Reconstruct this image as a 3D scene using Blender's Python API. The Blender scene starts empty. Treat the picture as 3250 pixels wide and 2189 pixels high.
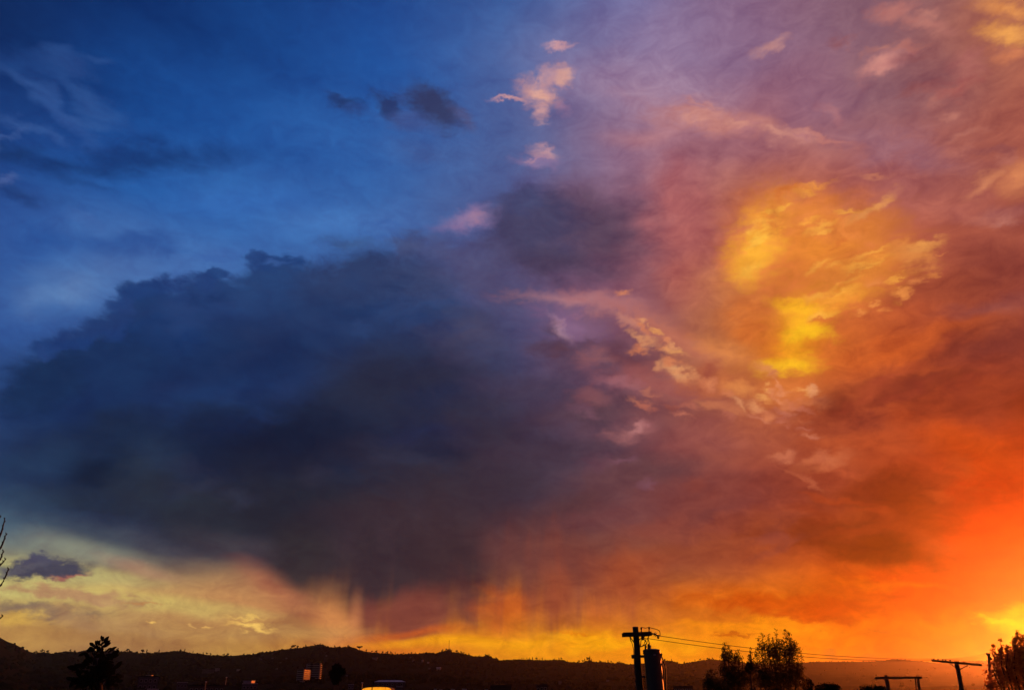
import bpy, bmesh, math, random
from mathutils import Vector, Matrix, Euler, noise as mnoise

random.seed(7)
SC = bpy.context.scene
COL = SC.collection
R = math.radians

# ------------------------------------------------------------------ camera
F_PX, CX, CY, HORIZON = 2500.0, 1625.0, 1094.5, 2200.0      # phone lens, in photograph pixels
PITCH = math.atan((HORIZON - CY) / F_PX)
CAM = Vector((0.0, 0.0, 7.6))                               # upper-storey window, 7.6 m above the street
cam_data = bpy.data.cameras.new('camera')
cam_data.sensor_fit = 'HORIZONTAL'
cam_data.sensor_width = 36.0
cam_data.lens = 36.0 * F_PX / 3250.0
cam_data.clip_start, cam_data.clip_end = 0.1, 60000.0
cam = bpy.data.objects.new('camera', cam_data)
cam.location = CAM
cam.rotation_euler = (math.pi / 2 + PITCH, 0, 0)
COL.objects.link(cam)
SC.camera = cam
AX_R = Vector((1, 0, 0))
AX_F = Vector((0, math.cos(PITCH), math.sin(PITCH)))
AX_U = Vector((0, -math.sin(PITCH), math.cos(PITCH)))


def ray(x, y):
    """unit world direction of a photograph pixel"""
    return (AX_R * (x - CX) + AX_F * F_PX + AX_U * (CY - y)).normalized()


def at(x, y, dist):
    """the point a given ground distance (metres along the view's level axis) away on a pixel's ray"""
    d = ray(x, y)
    return CAM + d * (dist / d.y)


# ------------------------------------------------------------------ render look
SC.render.engine = 'CYCLES'
SC.view_settings.view_transform = 'Standard'
SC.view_settings.look = 'None'
SC.view_settings.exposure = 0.0
SC.view_settings.gamma = 1.0
SC.view_settings.use_curve_mapping = False
SC.cycles.use_denoising = True
SC.cycles.use_adaptive_sampling = True
SC.cycles.adaptive_threshold = 0.006
SC.cycles.adaptive_min_samples = 20
SC.cycles.max_bounces = 4
SC.cycles.diffuse_bounces = 2
SC.cycles.transparent_max_bounces = 6
SC.cycles.volume_bounces = 0

SUN_AZ, SUN_EL = R(34.0), R(4.6)                            # just outside the right edge, low


def lin(c):
    return tuple(((v / 255) / 12.92 if v / 255 <= 0.04045 else ((v / 255 + 0.055) / 1.055) ** 2.4) for v in c)


# ------------------------------------------------------------------ world: dusk sky with storm cloud
world = bpy.data.worlds.new('World')
SC.world = world
world.use_nodes = True
NT = world.node_tree
NT.nodes.clear()


def nd(kind, **kw):
    n = NT.nodes.new(kind)
    for k, v in kw.items():
        setattr(n, k, v)
    return n


def link(a, b):
    NT.links.new(a, b)


def math_node(op, a, b=None, c=None, clamp=False):
    n = nd('ShaderNodeMath', operation=op, use_clamp=clamp)
    for i, v in enumerate((a, b, c)):
        if v is None:
            continue
        if isinstance(v, (int, float)):
            n.inputs[i].default_value = v
        else:
            link(v, n.inputs[i])
    return n.outputs[0]


def vmath(op, a, b=None, scale=None):
    n = nd('ShaderNodeVectorMath', operation=op)
    for i, v in enumerate((a, b)):
        if v is None:
            continue
        if isinstance(v, (tuple, list, Vector)):
            n.inputs[i].default_value = tuple(v)
        else:
            link(v, n.inputs[i])
    if scale is not None:
        n.inputs['Scale'].default_value = scale
    return n.outputs['Value'] if op in ('LENGTH', 'DOT_PRODUCT') else n.outputs['Vector']


def noise_node(vec, scale, detail, rough=0.55, distort=0.0):
    n = nd('ShaderNodeTexNoise')
    n.inputs['Scale'].default_value = scale
    n.inputs['Detail'].default_value = detail
    n.inputs['Roughness'].default_value = rough
    n.inputs['Distortion'].default_value = distort
    link(vec, n.inputs['Vector'])
    return n.outputs[0], n.outputs[1]


def mix_col(fac, a, b, blend='MIX'):
    n = nd('ShaderNodeMix', data_type='RGBA', blend_type=blend)
    n.clamp_factor = True
    for sock, v in ((n.inputs[0], fac), (n.inputs[6], a), (n.inputs[7], b)):
        if isinstance(v, (int, float)):
            sock.default_value = v
        elif isinstance(v, tuple):
            sock.default_value = (*v, 1)
        else:
            link(v, sock)
    return n.outputs[2]


DIR = nd('ShaderNodeTexCoord').outputs['Generated']
DIRN = vmath('NORMALIZE', DIR)
FLAT = vmath('MULTIPLY', DIRN, (1.0, 1.0, 1.9))             # cloud noise lies flatter than it is wide
_, c1 = noise_node(FLAT, 4.0, 3.0)
_, c2 = noise_node(FLAT, 16.0, 5.0, 0.6)
_, c3 = noise_node(FLAT, 42.0, 4.0, 0.6)
HALF = (0.5, 0.5, 0.5)
w1 = vmath('MULTIPLY', vmath('SUBTRACT', c1, HALF), (0.10, 0.10, 0.06))
w2 = vmath('SCALE', vmath('SUBTRACT', c2, HALF), scale=0.055)
w3 = vmath('SCALE', vmath('SUBTRACT', c3, HALF), scale=0.030)
SOFT = vmath('ADD', DIRN, w1)
MID = vmath('ADD', vmath('ADD', DIRN, vmath('SCALE', w1, scale=0.35)), w2)
FINE = vmath('ADD', vmath('ADD', DIRN, vmath('SCALE', w2, scale=0.45)), w3)
WARP = {'s': SOFT, 'm': MID, 'f': FINE, '0': DIRN}
N_MED, _ = noise_node(FLAT, 9.0, 6.0, 0.6, 0.4)
N_FINE, _ = noise_node(FLAT, 30.0, 8.0, 0.68, 0.7)
FALL = nd('ShaderNodeMapping')                              # rain streaks: fine across, long and slanting down
FALL.inputs['Rotation'].default_value = (0, R(-7), 0)
FALL.inputs['Scale'].default_value = (36.0, 36.0, 3.0)
link(DIRN, FALL.inputs['Vector'])
N_RAIN, _ = noise_node(FALL.outputs[0], 1.0, 4.0, 0.55, 0.3)

# broad sky colours, read off the photograph on a coarse grid (x across, y down, in 2328 x 1568 view pixels)
D = 3250.0 / 2328.0
GX = [0, 290, 580, 870, 1160, 1450, 1740, 2030, 2328]
GY = [0, 200, 400, 600, 800, 1000, 1200, 1340, 1450]
GRID = [
    [(14, 36, 82), (16, 47, 104), (21, 59, 122), (32, 70, 138), (60, 90, 152), (115, 108, 155), (138, 104, 130), (132, 90, 103), (175, 105, 80)],
    [(22, 54, 112), (24, 68, 136), (27, 74, 146), (36, 84, 158), (82, 100, 156), (152, 124, 156), (142, 100, 128), (138, 94, 104), (158, 84, 74)],
    [(34, 68, 134), (36, 86, 158), (46, 98, 170), (60, 102, 168), (82, 92, 142), (146, 98, 118), (172, 92, 82), (162, 92, 92), (162, 84, 68)],
    [(54, 92, 160), (70, 108, 170), (68, 110, 176), (62, 92, 152), (86, 82, 126), (146, 84, 98), (210, 122, 56), (182, 90, 58), (150, 70, 58)],
    [(46, 80, 142), (50, 80, 140), (30, 50, 98), (40, 58, 108), (80, 74, 112), (124, 74, 84), (222, 124, 42), (190, 82, 38), (136, 62, 52)],
    [(33, 58, 104), (24, 42, 82), (22, 34, 68), (36, 48, 85), (60, 58, 86), (112, 68, 76), (152, 72, 60), (165, 66, 40), (168, 54, 18)],
    [(78, 102, 122), (50, 62, 88), (35, 41, 60), (56, 51, 72), (66, 54, 70), (100, 58, 62), (142, 62, 50), (160, 60, 16), (222, 46, 0)],
    [(188, 178, 112), (194, 160, 100), (190, 128, 88), (78, 52, 55), (128, 64, 50), (172, 84, 42), (206, 94, 18), (200, 68, 2), (244, 60, 0)],
    [(190, 142, 76), (168, 122, 76), (192, 138, 66), (212, 110, 36), (240, 150, 22), (240, 140, 15), (246, 140, 10), (236, 98, 0), (244, 116, 0)],
]


def grid_colour(x, y):
    x = min(max(x / D, GX[0]), GX[-1] - 0.01)
    y = min(max(y / D, GY[0]), GY[-1] - 0.01)
    i = max(k for k in range(len(GX)) if GX[k] <= x)
    j = max(k for k in range(len(GY)) if GY[k] <= y)
    u = (x - GX[i]) / (GX[i + 1] - GX[i])
    v = (y - GY[j]) / (GY[j + 1] - GY[j])
    out = []
    for c in range(3):
        a = GRID[j][i][c] * (1 - u) + GRID[j][i + 1][c] * u
        b = GRID[j + 1][i][c] * (1 - u) + GRID[j + 1][i + 1][c] * u
        out.append(a * (1 - v) + b * v)
    return lin(out)


def pix(az, el):
    """photograph pixel of an azimuth / elevation (radians)"""
    d = Vector((math.sin(az) * math.cos(el), math.cos(az) * math.cos(el), math.sin(el)))
    f = d.dot(AX_F)
    return CX + F_PX * d.dot(AX_R) / f, CY - F_PX * d.dot(AX_U) / f


sep = nd('ShaderNodeSeparateXYZ')
link(SOFT, sep.inputs[0])
AZ = math_node('ARCTAN2', sep.outputs[0], sep.outputs[1])
EL = math_node('ARCSINE', sep.outputs[2])
AZF = math_node('MULTIPLY_ADD', AZ, 1 / (2 * math.pi), 0.5)
ROWS = [0.0, 2.5, 5.5, 9, 13, 17.5, 22, 27, 32, 37.5, 43, 48]
STOPS = [-42 + 84 * k / 20 for k in range(21)]
colour = None
for j, e in enumerate(ROWS):
    ramp = nd('ShaderNodeValToRGB')
    cr = ramp.color_ramp
    cr.interpolation = 'CARDINAL'
    stops = [(a, grid_colour(*pix(R(a), R(e)))) for a in STOPS]
    dusk = [lin((26, 32, 46)), lin((14, 26, 54)), lin((9, 22, 52))][0 if e < 9 else (1 if e < 25 else 2)]
    lo, hi = stops[0][1], stops[-1][1]
    stops = [(-180, dusk), (-75, tuple(0.5 * (p + q) for p, q in zip(dusk, lo)))] + stops + \
            [(75, tuple(0.5 * (p + q) for p, q in zip(dusk, hi))), (180, dusk)]
    while len(cr.elements) < len(stops):
        cr.elements.new(0.5)
    for el_, (a, c) in zip(cr.elements, stops):
        el_.position = a / 360 + 0.5
    for el_, (a, c) in zip(cr.elements, stops):
        el_.color = (*c, 1)
    link(AZF, ramp.inputs[0])
    if colour is None:
        colour = ramp.outputs[0]
    else:
        mr = nd('ShaderNodeMapRange', interpolation_type='SMOOTHSTEP')
        mr.inputs['From Min'].default_value = R(ROWS[j - 1])
        mr.inputs['From Max'].default_value = R(e)
        link(EL, mr.inputs['Value'])
        colour = mix_col(mr.outputs[0], colour, ramp.outputs[0])

# clouds in front of it: x, y, half width, half height (view pixels), turn (deg, clockwise), colour, cover,
# core (0..1: share of the radius fully covered), warp, ragged edge amount and its noise
CLOUDS = [
    # high wisps and streaks in the blue
    (60, 150, 110, 40, 20, (40, 76, 140), .45, .0, 'm', .9, 'm'),
    (95, 225, 150, 26, 40, (58, 94, 158), .5, .0, 'm', .9, 'm'),
    (205, 230, 110, 32, 36, (56, 94, 156), .5, .0, 'm', .9, 'm'),
    (150, 135, 80, 26, 12, (50, 84, 146), .5, .0, 'm', .9, 'm'),
    (235, 132, 40, 12, 10, (52, 86, 148), .4, .0, 'm', .8, 'm'),
    (60, 290, 90, 14, 20, (64, 98, 160), .4, .0, 'm', .9, 'm'),
    (200, 275, 60, 16, 20, (62, 100, 162), .35, .0, 'm', .8, 'm'),
    (10, 318, 54, 12, -14, (80, 108, 166), .35, .1, 'f', .7, 'm'),
    (30, 350, 90, 34, 0, (22, 46, 92), .65, .0, 'm', .7, 'm'),
    (330, 358, 290, 44, -3, (22, 50, 106), .8, .0, 'm', .9, 'm'),
    (150, 380, 130, 34, 6, (22, 48, 100), .7, .0, 'm', .8, 'm'),
    (190, 420, 90, 20, 14, (26, 56, 112), .45, .0, 'm', .8, 'm'),
    (8, 415, 44, 15, -10, (90, 108, 162), .4, .1, 'f', .6, 'm'),
    (28, 445, 50, 24, 20, (30, 56, 112), .75, .0, 'm', .6, 'm'),
    (110, 450, 90, 16, 10, (44, 80, 142), .4, .0, 'm', .8, 'm'),
    (212, 490, 60, 12, 18, (66, 102, 166), .45, .0, 'm', .8, 'm'),
    (290, 555, 230, 40, 4, (36, 74, 144), .6, .0, 'm', .8, 'm'),
    (110, 545, 90, 60, 20, (38, 80, 150), .5, .0, 'm', .6, 'm'),
    (560, 440, 240, 46, 4, (52, 104, 180), .45, .0, 's', .5, 'm'),
    (740, 500, 150, 60, -5, (70, 118, 186), .65, .0, 's', .5, 'm'),
    (880, 480, 120, 60, -5, (72, 110, 176), .4, .0, 's', .5, 'm'),
    (170, 645, 190, 76, -14, (82, 118, 174), .8, .0, 's', .5, 'm'),
    (150, 665, 110, 44, -14, (94, 124, 174), .6, .0, 'm', .7, 'm'),
    # small dark clouds
    (790, 236, 56, 22, 30, (44, 66, 124), .8, .0, 'm', .6, 'f'),
    (785, 228, 42, 18, 5, (34, 56, 106), .85, .2, 'f', .5, 'f'),
    (885, 244, 50, 30, 30, (42, 58, 106), .95, .25, 'f', .6, 'f'),
    (915, 225, 26, 16, -20, (54, 74, 128), .6, .0, 'f', .6, 'f'),
    (940, 272, 100, 28, 6, (66, 80, 134), .65, .0, 'm', .7, 'm'),
    (985, 240, 82, 44, 34, (52, 58, 96), .95, .35, 'f', .5, 'f'),
    (1030, 265, 50, 26, 40, (84, 80, 118), .6, .0, 'm', .6, 'f'),
    (940, 340, 120, 40, 3, (64, 82, 138), .55, .0, 's', .7, 'm'),
    # lilac veil
    (1480, 205, 240, 84, 8, (170, 138, 162), .6, .0, 's', .5, 'm'),
    (1580, 250, 170, 44, 6, (196, 134, 132), .5, .0, 'm', .8, 'm'),
    (1650, 280, 210, 34, 10, (204, 132, 118), .55, .0, 'm', .9, 'f'),
    (1760, 300, 220, 26, 15, (190, 122, 112), .5, .0, 'm', .9, 'f'),
    (1480, 310, 130, 34, -6, (186, 124, 128), .5, .0, 's', .6, 'm'),
    (1850, 200, 150, 120, 30, (142, 98, 122), .5, .0, 's', .6, 'm'),
    # pink lit puffs
    (1275, 106, 40, 13, -8, (210, 154, 156), .8, .0, 'f', .8, 'f'),
    (1258, 172, 64, 28, -14, (206, 152, 152), .7, .0, 'f', .9, 'f'),
    (1288, 172, 28, 18, 20, (224, 168, 150), .7, .1, 'f', .7, 'f'),
    (1222, 208, 62, 42, 10, (214, 156, 148), .75, .1, 'f', .8, 'f'),
    (1228, 212, 28, 18, 10, (232, 172, 148), .7, .1, 'f', .6, 'f'),
    (1160, 228, 54, 9, 4, (208, 152, 152), .85, .1, 'f', .5, 'f'),
    (1226, 255, 22, 34, 10, (212, 156, 152), .8, .0, 'f', .7, 'f'),
    (1275, 240, 16, 26, -20, (176, 134, 160), .5, .0, 'f', .7, 'f'),
    (1238, 345, 42, 18, 22, (198, 146, 152), .75, .0, 'f', .8, 'f'),
    (1220, 368, 62, 20, 8, (156, 122, 158), .6, .0, 'f', .9, 'f'),
    # violet cloud head above the storm
    (1550, 480, 120, 170, 0, (172, 92, 94), .7, .0, 'm', 0.70, 'm'),
    (1560, 620, 90, 130, -10, (172, 88, 82), .6, .0, 'm', 0.70, 'm'),
    (1340, 440, 170, 76, 5, (107, 77, 102), .75, .0, 'm', .6, 'm'),
    (1400, 550, 130, 110, 0, (102, 64, 80), .85, .0, 'm', .5, 'm'),
    (1340, 520, 170, 100, 0, (83, 64, 87), .9, .2, 'm', .5, 'm'),
    (1250, 585, 170, 62, 6, (72, 60, 85), .9, .2, 'm', .5, 'm'),
    (1210, 505, 130, 92, 0, (69, 65, 97), .95, .45, 'm', .35, 'f'),
    (1190, 455, 60, 40, -10, (70, 72, 110), .9, .4, 'm', .5, 'f'),
    (1050, 497, 96, 26, -14, (142, 116, 156), .85, .0, 'm', .8, 'm'),
    (1085, 494, 46, 16, -10, (168, 126, 150), .6, .0, 'f', .8, 'f'),
    # the storm cloud: body first, then its lobed top edge
    (620, 960, 640, 300, -6, (26, 38, 67), 1.0, .62, 'm', .12, 'm'),
    (560, 790, 330, 170, -12, (30, 52, 97), 1.0, .7, 'm', .22, 'm'),
    (350, 740, 100, 110, 0, (27, 54, 104), 1.0, .7, 'm', .3, 'f'),
    (330, 690, 64, 62, 0, (29, 56, 105), 1.0, .72, 'm', .35, 'f'),
    (210, 860, 210, 110, -14, (26, 48, 90), 1.0, .7, 'm', .25, 'f'),
    (110, 870, 110, 66, -16, (25, 46, 84), 1.0, .65, 'm', .3, 'f'),
    (480, 680, 150, 62, -4, (35, 60, 110), .95, .6, 'm', .4, 'f'),
    (640, 660, 130, 70, -8, (37, 62, 110), .95, .6, 'm', .4, 'f'),
    (820, 640, 170, 76, -10, (44, 59, 99), .95, .5, 'm', .4, 'f'),
    (800, 555, 110, 22, 4, (55, 77, 120), .6, .0, 'm', .8, 'f'),
    (915, 565, 40, 50, 8, (61, 73, 115), .75, .2, 'm', .5, 'f'),
    (970, 560, 100, 40, 0, (80, 84, 120), .6, .0, 'm', .6, 'm'),
    (960, 640, 120, 70, 0, (55, 66, 104), .85, .2, 'm', .4, 'm'),
    (1010, 760, 190, 130, 0, (55, 57, 85), .8, .2, 'm', .4, 'm'),
    (780, 760, 320, 130, -4, (36, 54, 96), .9, .3, 'm', .3, 'm'),
    (520, 830, 330, 90, -8, (25, 45, 86), .8, .2, 's', .4, 'm'),
    (900, 890, 260, 150, 0, (41, 44, 64), .8, .2, 's', .4, 'm'),
    (1060, 760, 110, 70, 10, (80, 71, 98), .55, .0, 'm', .7, 'm'),
    (640, 1000, 330, 100, 0, (21, 29, 52), .9, .2, 'm', .3, 'm'),
    (260, 1010, 220, 90, 0, (27, 43, 72), .7, .1, 's', .5, 'm'),
    (250, 1080, 150, 64, 10, (20, 31, 53), .9, .3, 'm', .5, 'm'),
    (60, 1040, 120, 70, 0, (35, 56, 88), .8, .1, 's', .5, 'm'),
    (80, 1130, 130, 40, 8, (48, 69, 93), .6, .1, 's', .5, 'm'),
    (330, 1080, 90, 130, 35, (47, 60, 81), .55, .0, 'm', .7, 'm'),
    (190, 1130, 120, 34, 14, (33, 43, 60), .6, .0, 'm', .7, 'm'),
    (1085, 610, 120, 90, 0, (80, 76, 110), .75, .0, 'm', .7, 'm'),
    (1150, 680, 120, 70, 10, (78, 68, 98), .7, .0, 'm', .8, 'm'),
    # its underside
    (480, 1170, 270, 90, 14, (39, 45, 58), .9, .3, 'm', .4, 'm'),
    (700, 1150, 320, 130, 0, (35, 36, 48), .9, .3, 's', .4, 'm'),
    (1000, 1080, 270, 150, 0, (51, 43, 54), .85, .2, 's', .4, 'm'),
    (980, 1210, 300, 130, 0, (59, 44, 51), .85, .2, 's', .5, 'm'),
    (560, 1240, 180, 50, 20, (66, 60, 69), .7, .2, 's', .5, 'm'),
    (720, 1270, 130, 90, 34, (47, 42, 48), .9, .3, 's', .4, 'm'),
    (1240, 1190, 190, 90, -16, (82, 50, 53), .75, .0, 'm', 0.80, 'm'),
    (1330, 1130, 190, 80, -14, (87, 52, 56), .7, .0, 'm', 0.80, 'm'),
    (1120, 960, 180, 150, 0, (54, 46, 62), .75, .0, 'm', .7, 'm'),
    (1180, 1090, 200, 110, -6, (58, 46, 58), .75, .0, 'm', .8, 'm'),
    (1130, 860, 110, 70, 10, (60, 54, 80), .6, .0, 'm', .8, 'm'),
    # low light between cloud base and hills
    (1500, 1260, 240, 40, -4, (140, 64, 42), .65, .0, 's', .6, 'm'),
    (1620, 1330, 240, 34, -4, (206, 94, 24), .6, .0, 's', .6, 'm'),
    (1330, 1380, 90, 60, 0, (200, 94, 38), .6, .0, 's', .5, 'm'),
    (1400, 1300, 140, 50, -20, (176, 80, 44), .55, .0, 's', .6, 'm'),
    (1180, 1390, 110, 60, 0, (206, 96, 28), .7, .0, 's', .5, 'm'),
    (780, 1390, 100, 100, 0, (216, 142, 80), .7, .0, 's', .4, 'm'),
    # the rain under it
    (880, 1310, 150, 110, 0, (52, 41, 49), .95, .3, 's', .85, 'r'),
    (1040, 1300, 125, 125, 6, (56, 41, 48), .95, .2, 's', .85, 'r'),
    (950, 1400, 170, 60, 0, (124, 62, 52), .9, .3, 's', .7, 'r'),
    (1045, 1375, 50, 80, 4, (92, 50, 50), .7, .0, 's', 1.0, 'r'),
    (1210, 1300, 110, 130, 16, (104, 57, 54), .85, .0, 's', 1.0, 'r'),
    (1320, 1290, 120, 120, 20, (120, 62, 54), .85, .0, 's', 1.0, 'r'),
    (1250, 1370, 44, 90, 12, (144, 66, 44), .85, .0, 's', 1.0, 'r'),
    (1420, 1330, 120, 90, 22, (160, 74, 42), .85, .0, 's', 1.0, 'r'),
    (1130, 1395, 90, 60, -10, (206, 92, 32), .55, .0, 'm', 0.80, 'm'),
    (640, 1325, 150, 44, 28, (190, 112, 78), .5, .0, 's', .6, 'm'),
    (770, 1410, 60, 90, 0, (216, 138, 80), .5, .0, 's', .7, 'r'),
    (808, 1400, 22, 70, 2, (206, 126, 80), .5, .0, '0', .5, 'r'),
    (950, 1440, 140, 14, -2, (206, 90, 30), .6, .0, 's', .4, 'm'),
    (1050, 1466, 270, 16, 0, (246, 160, 20), .9, .1, 's', .4, 'm'),
    (1400, 1462, 300, 28, 0, (250, 168, 12), .75, .1, 'm', 0.60, 'm'),
    (1320, 1444, 90, 4, 0, (226, 118, 14), .6, .1, 'f', .5, 'f'),
    # rose bands between storm and gold
    (1300, 680, 180, 32, 3, (186, 126, 130), .65, .0, 'm', .9, 'f'),
    (1400, 700, 160, 44, 14, (182, 114, 112), .6, .0, 'm', .9, 'f'),
    (1290, 735, 110, 50, 20, (140, 102, 136), .7, .0, 'm', .9, 'f'),
    (1270, 745, 46, 16, 50, (190, 144, 164), .6, .0, 'f', .9, 'f'),
    (1530, 770, 160, 44, 28, (202, 118, 92), .65, .0, 'm', .9, 'f'),
    (1440, 740, 70, 16, 30, (214, 140, 116), .5, .0, 'f', .9, 'f'),
    (1330, 805, 170, 52, 10, (86, 62, 82), .9, .1, 'm', .7, 'm'),
    (1440, 820, 100, 30, 24, (104, 60, 70), .85, .1, 'm', .7, 'm'),
    (1500, 872, 180, 44, 14, (170, 94, 86), .6, .0, 'm', 1.0, 'f'),
    (1400, 870, 80, 24, 10, (176, 110, 116), .55, .0, 'f', 1.0, 'f'),
    (1220, 890, 180, 76, 0, (68, 56, 78), .8, .0, 'm', .7, 'm'),
    (1350, 935, 160, 50, -6, (84, 58, 70), .9, .0, 'm', .9, 'm'),
    (1430, 985, 80, 28, -14, (176, 108, 106), .6, .0, 'f', 1.0, 'f'),
    (1445, 975, 34, 12, -30, (200, 132, 130), .5, .0, 'f', .9, 'f'),
    (1290, 1030, 210, 70, -4, (66, 52, 68), .85, .0, 'm', .8, 'm'),
    (1480, 1070, 180, 50, -4, (94, 60, 66), .75, .0, 'm', .9, 'm'),
    (1620, 1000, 190, 60, -4, (142, 74, 72), .6, .0, 'm', .9, 'm'),
    (1400, 1160, 190, 46, -14, (112, 64, 66), .6, .0, 'm', .9, 'm'),
    (1600, 1130, 230, 60, -6, (116, 56, 54), .7, .0, 'm', .8, 'm'),
    (1520, 1200, 160, 40, -8, (140, 66, 54), .5, .0, 'm', .8, 'm'),
    # gold column
    (1850, 600, 240, 200, 10, (208, 106, 56), .8, .0, 'm', 0.70, 'm'),
    (1860, 480, 190, 60, 6, (222, 124, 62), .75, .0, 'm', .8, 'm'),
    (1870, 560, 220, 130, 0, (236, 140, 50), .85, .0, 'm', .8, 'f'),
    (1700, 590, 90, 90, 0, (226, 122, 62), .7, .0, 'm', 0.70, 'm'),
    (1745, 500, 66, 96, 24, (242, 154, 58), .85, .0, 'f', 1.1, 'f'),
    (1715, 572, 78, 92, 24, (255, 178, 56), .95, .1, 'f', 1.1, 'f'),
    (1950, 620, 160, 60, -18, (234, 142, 56), .75, .0, 'f', 1.0, 'f'),
    (1880, 520, 110, 30, 10, (204, 108, 56), .45, .0, 'f', 1.0, 'f'),
    (1985, 470, 76, 15, -32, (232, 156, 84), .75, .0, 'f', .8, 'f'),
    (2080, 580, 66, 30, 10, (236, 150, 74), .85, .0, 'f', .8, 'f'),
    (2105, 562, 44, 15, -14, (240, 162, 82), .75, .0, 'f', .8, 'f'),
    (1880, 690, 170, 36, -12, (240, 154, 46), .8, .0, 'f', 1.0, 'f'),
    (1800, 760, 90, 130, 4, (246, 160, 38), .75, .0, 'm', .8, 'f'),
    (1780, 790, 120, 60, 0, (226, 116, 36), .5, .0, 'm', 1.0, 'f'),
    (1820, 700, 92, 22, 10, (255, 182, 40), .9, .1, 'f', .8, 'f'),
    (1828, 735, 44, 40, 0, (255, 184, 38), .8, .1, 'f', .8, 'f'),
    (1830, 762, 72, 24, -4, (255, 194, 34), .9, .1, 'f', .9, 'f'),
    (1800, 800, 44, 40, 0, (252, 170, 34), .8, .0, 'f', .9, 'f'),
    (1800, 832, 90, 30, -8, (255, 190, 36), .9, .1, 'f', .9, 'f'),
    (1690, 740, 70, 70, 0, (218, 112, 44), .6, .0, 'm', 0.80, 'm'),
    (1650, 800, 90, 36, 26, (222, 134, 74), .7, .0, 'f', 1.0, 'f'),
    (1540, 842, 50, 18, 34, (234, 164, 110), .65, .0, 'f', 1.0, 'f'),
    (1630, 870, 110, 44, 10, (210, 116, 66), .65, .0, 'f', 1.0, 'f'),
    (1600, 850, 44, 40, 0, (150, 70, 58), .8, .0, 'm', .6, 'f'),
    (1800, 885, 110, 46, 0, (220, 122, 58), .75, .0, 'f', 1.0, 'f'),
    (1680, 880, 50, 24, 0, (232, 146, 78), .6, .0, 'f', 1.0, 'f'),
    (1850, 912, 60, 18, 0, (224, 130, 84), .65, .0, 'f', 1.0, 'f'),
    (1630, 925, 80, 18, 12, (212, 126, 84), .6, .0, 'f', 1.0, 'f'),
    (1740, 935, 36, 11, 20, (212, 122, 82), .6, .0, 'f', 1.0, 'f'),
    (1820, 955, 30, 9, 0, (204, 112, 74), .6, .0, 'f', .9, 'f'),
    # upper right rose clouds
    (2030, 330, 200, 50, 10, (146, 102, 120), .55, .0, 'm', 0.80, 'm'),
    (1640, 340, 130, 44, -4, (148, 92, 104), .5, .0, 'm', 0.80, 'm'),
    (1750, 104, 54, 18, -28, (198, 142, 136), .8, .0, 'f', .7, 'f'),
    (2008, 142, 78, 32, -30, (200, 130, 124), .8, .0, 'f', .9, 'f'),
    (2000, 148, 40, 20, -20, (212, 142, 130), .5, .0, 'f', .9, 'f'),
    (2040, 22, 60, 32, -24, (192, 120, 110), .75, .0, 'f', .9, 'f'),
    (2105, 58, 96, 24, 14, (188, 118, 108), .7, .0, 'f', .9, 'f'),
    (2110, 30, 24, 20, 0, (194, 124, 112), .6, .0, 'f', .8, 'f'),
    (2200, 150, 44, 34, -40, (186, 112, 102), .65, .0, 'f', .9, 'f'),
    (2175, 200, 80, 22, -30, (182, 100, 90), .55, .0, 'f', .9, 'f'),
    (2300, 14, 96, 34, 6, (234, 152, 84), .85, .0, 'f', .8, 'f'),
    (2296, 76, 70, 32, 4, (242, 164, 84), .9, .1, 'f', .8, 'f'),
    (2310, 120, 60, 22, -8, (220, 132, 88), .7, .0, 'f', .8, 'f'),
    (1890, 262, 50, 18, 34, (178, 114, 118), .5, .0, 'f', .9, 'f'),
    (1880, 314, 100, 10, 16, (202, 124, 110), .5, .0, 'f', .8, 'f'),
    (1990, 396, 48, 11, 14, (210, 132, 98), .7, .0, 'f', .8, 'f'),
    (2235, 415, 56, 22, -42, (216, 136, 96), .75, .0, 'f', .9, 'f'),
    (2316, 405, 54, 56, 0, (214, 130, 86), .75, .0, 'f', .9, 'f'),
    (2180, 470, 130, 44, -10, (182, 102, 90), .6, .0, 'm', .8, 'm'),
    (2290, 490, 110, 36, -6, (176, 108, 102), .5, .0, 'm', .8, 'm'),
    # dark diagonal bank on the right
    (2200, 630, 260, 60, -18, (143, 64, 46), .7, .0, 'm', 0.80, 'm'),
    (2290, 590, 120, 50, -10, (127, 57, 52), .6, .0, 'm', .7, 'm'),
    (2260, 700, 140, 28, -6, (141, 76, 72), .6, .0, 'm', .9, 'm'),
    (2060, 800, 280, 50, -16, (206, 92, 36), .6, .0, 'm', 0.80, 'm'),
    (2240, 790, 180, 64, -14, (105, 43, 41), .8, .0, 'm', .7, 'm'),
    (2080, 880, 290, 52, -12, (114, 43, 29), .9, .1, 'm', 0.70, 'm'),
    (2200, 920, 220, 70, -4, (126, 45, 28), .7, .0, 'm', .6, 'm'),
    (1900, 960, 150, 44, -8, (138, 55, 38), .65, .0, 'm', .8, 'm'),
    (2030, 1005, 190, 46, -6, (172, 70, 36), .65, .0, 'm', .8, 'm'),
    (2200, 1010, 150, 60, 20, (200, 72, 16), .6, .0, 'm', 0.80, 'm'),
    (2320, 960, 60, 70, 0, (129, 40, 12), .7, .0, 'm', 0.70, 'm'),
    (1865, 1052, 76, 22, -14, (208, 114, 74), .8, .0, 'f', .9, 'f'),
    (1785, 1040, 42, 15, 10, (206, 118, 84), .7, .0, 'f', 1.0, 'f'),
    (1830, 1088, 70, 9, 22, (204, 110, 76), .7, .0, 'f', .8, 'f'),
    (1940, 1076, 110, 12, 14, (190, 86, 52), .5, .0, 'f', .9, 'f'),
    (1960, 1125, 260, 60, 4, (122, 43, 22), .8, .0, 'm', .7, 'm'),
    (1900, 1210, 260, 60, 2, (114, 41, 17), .85, .0, 'm', 0.70, 'm'),
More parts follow.
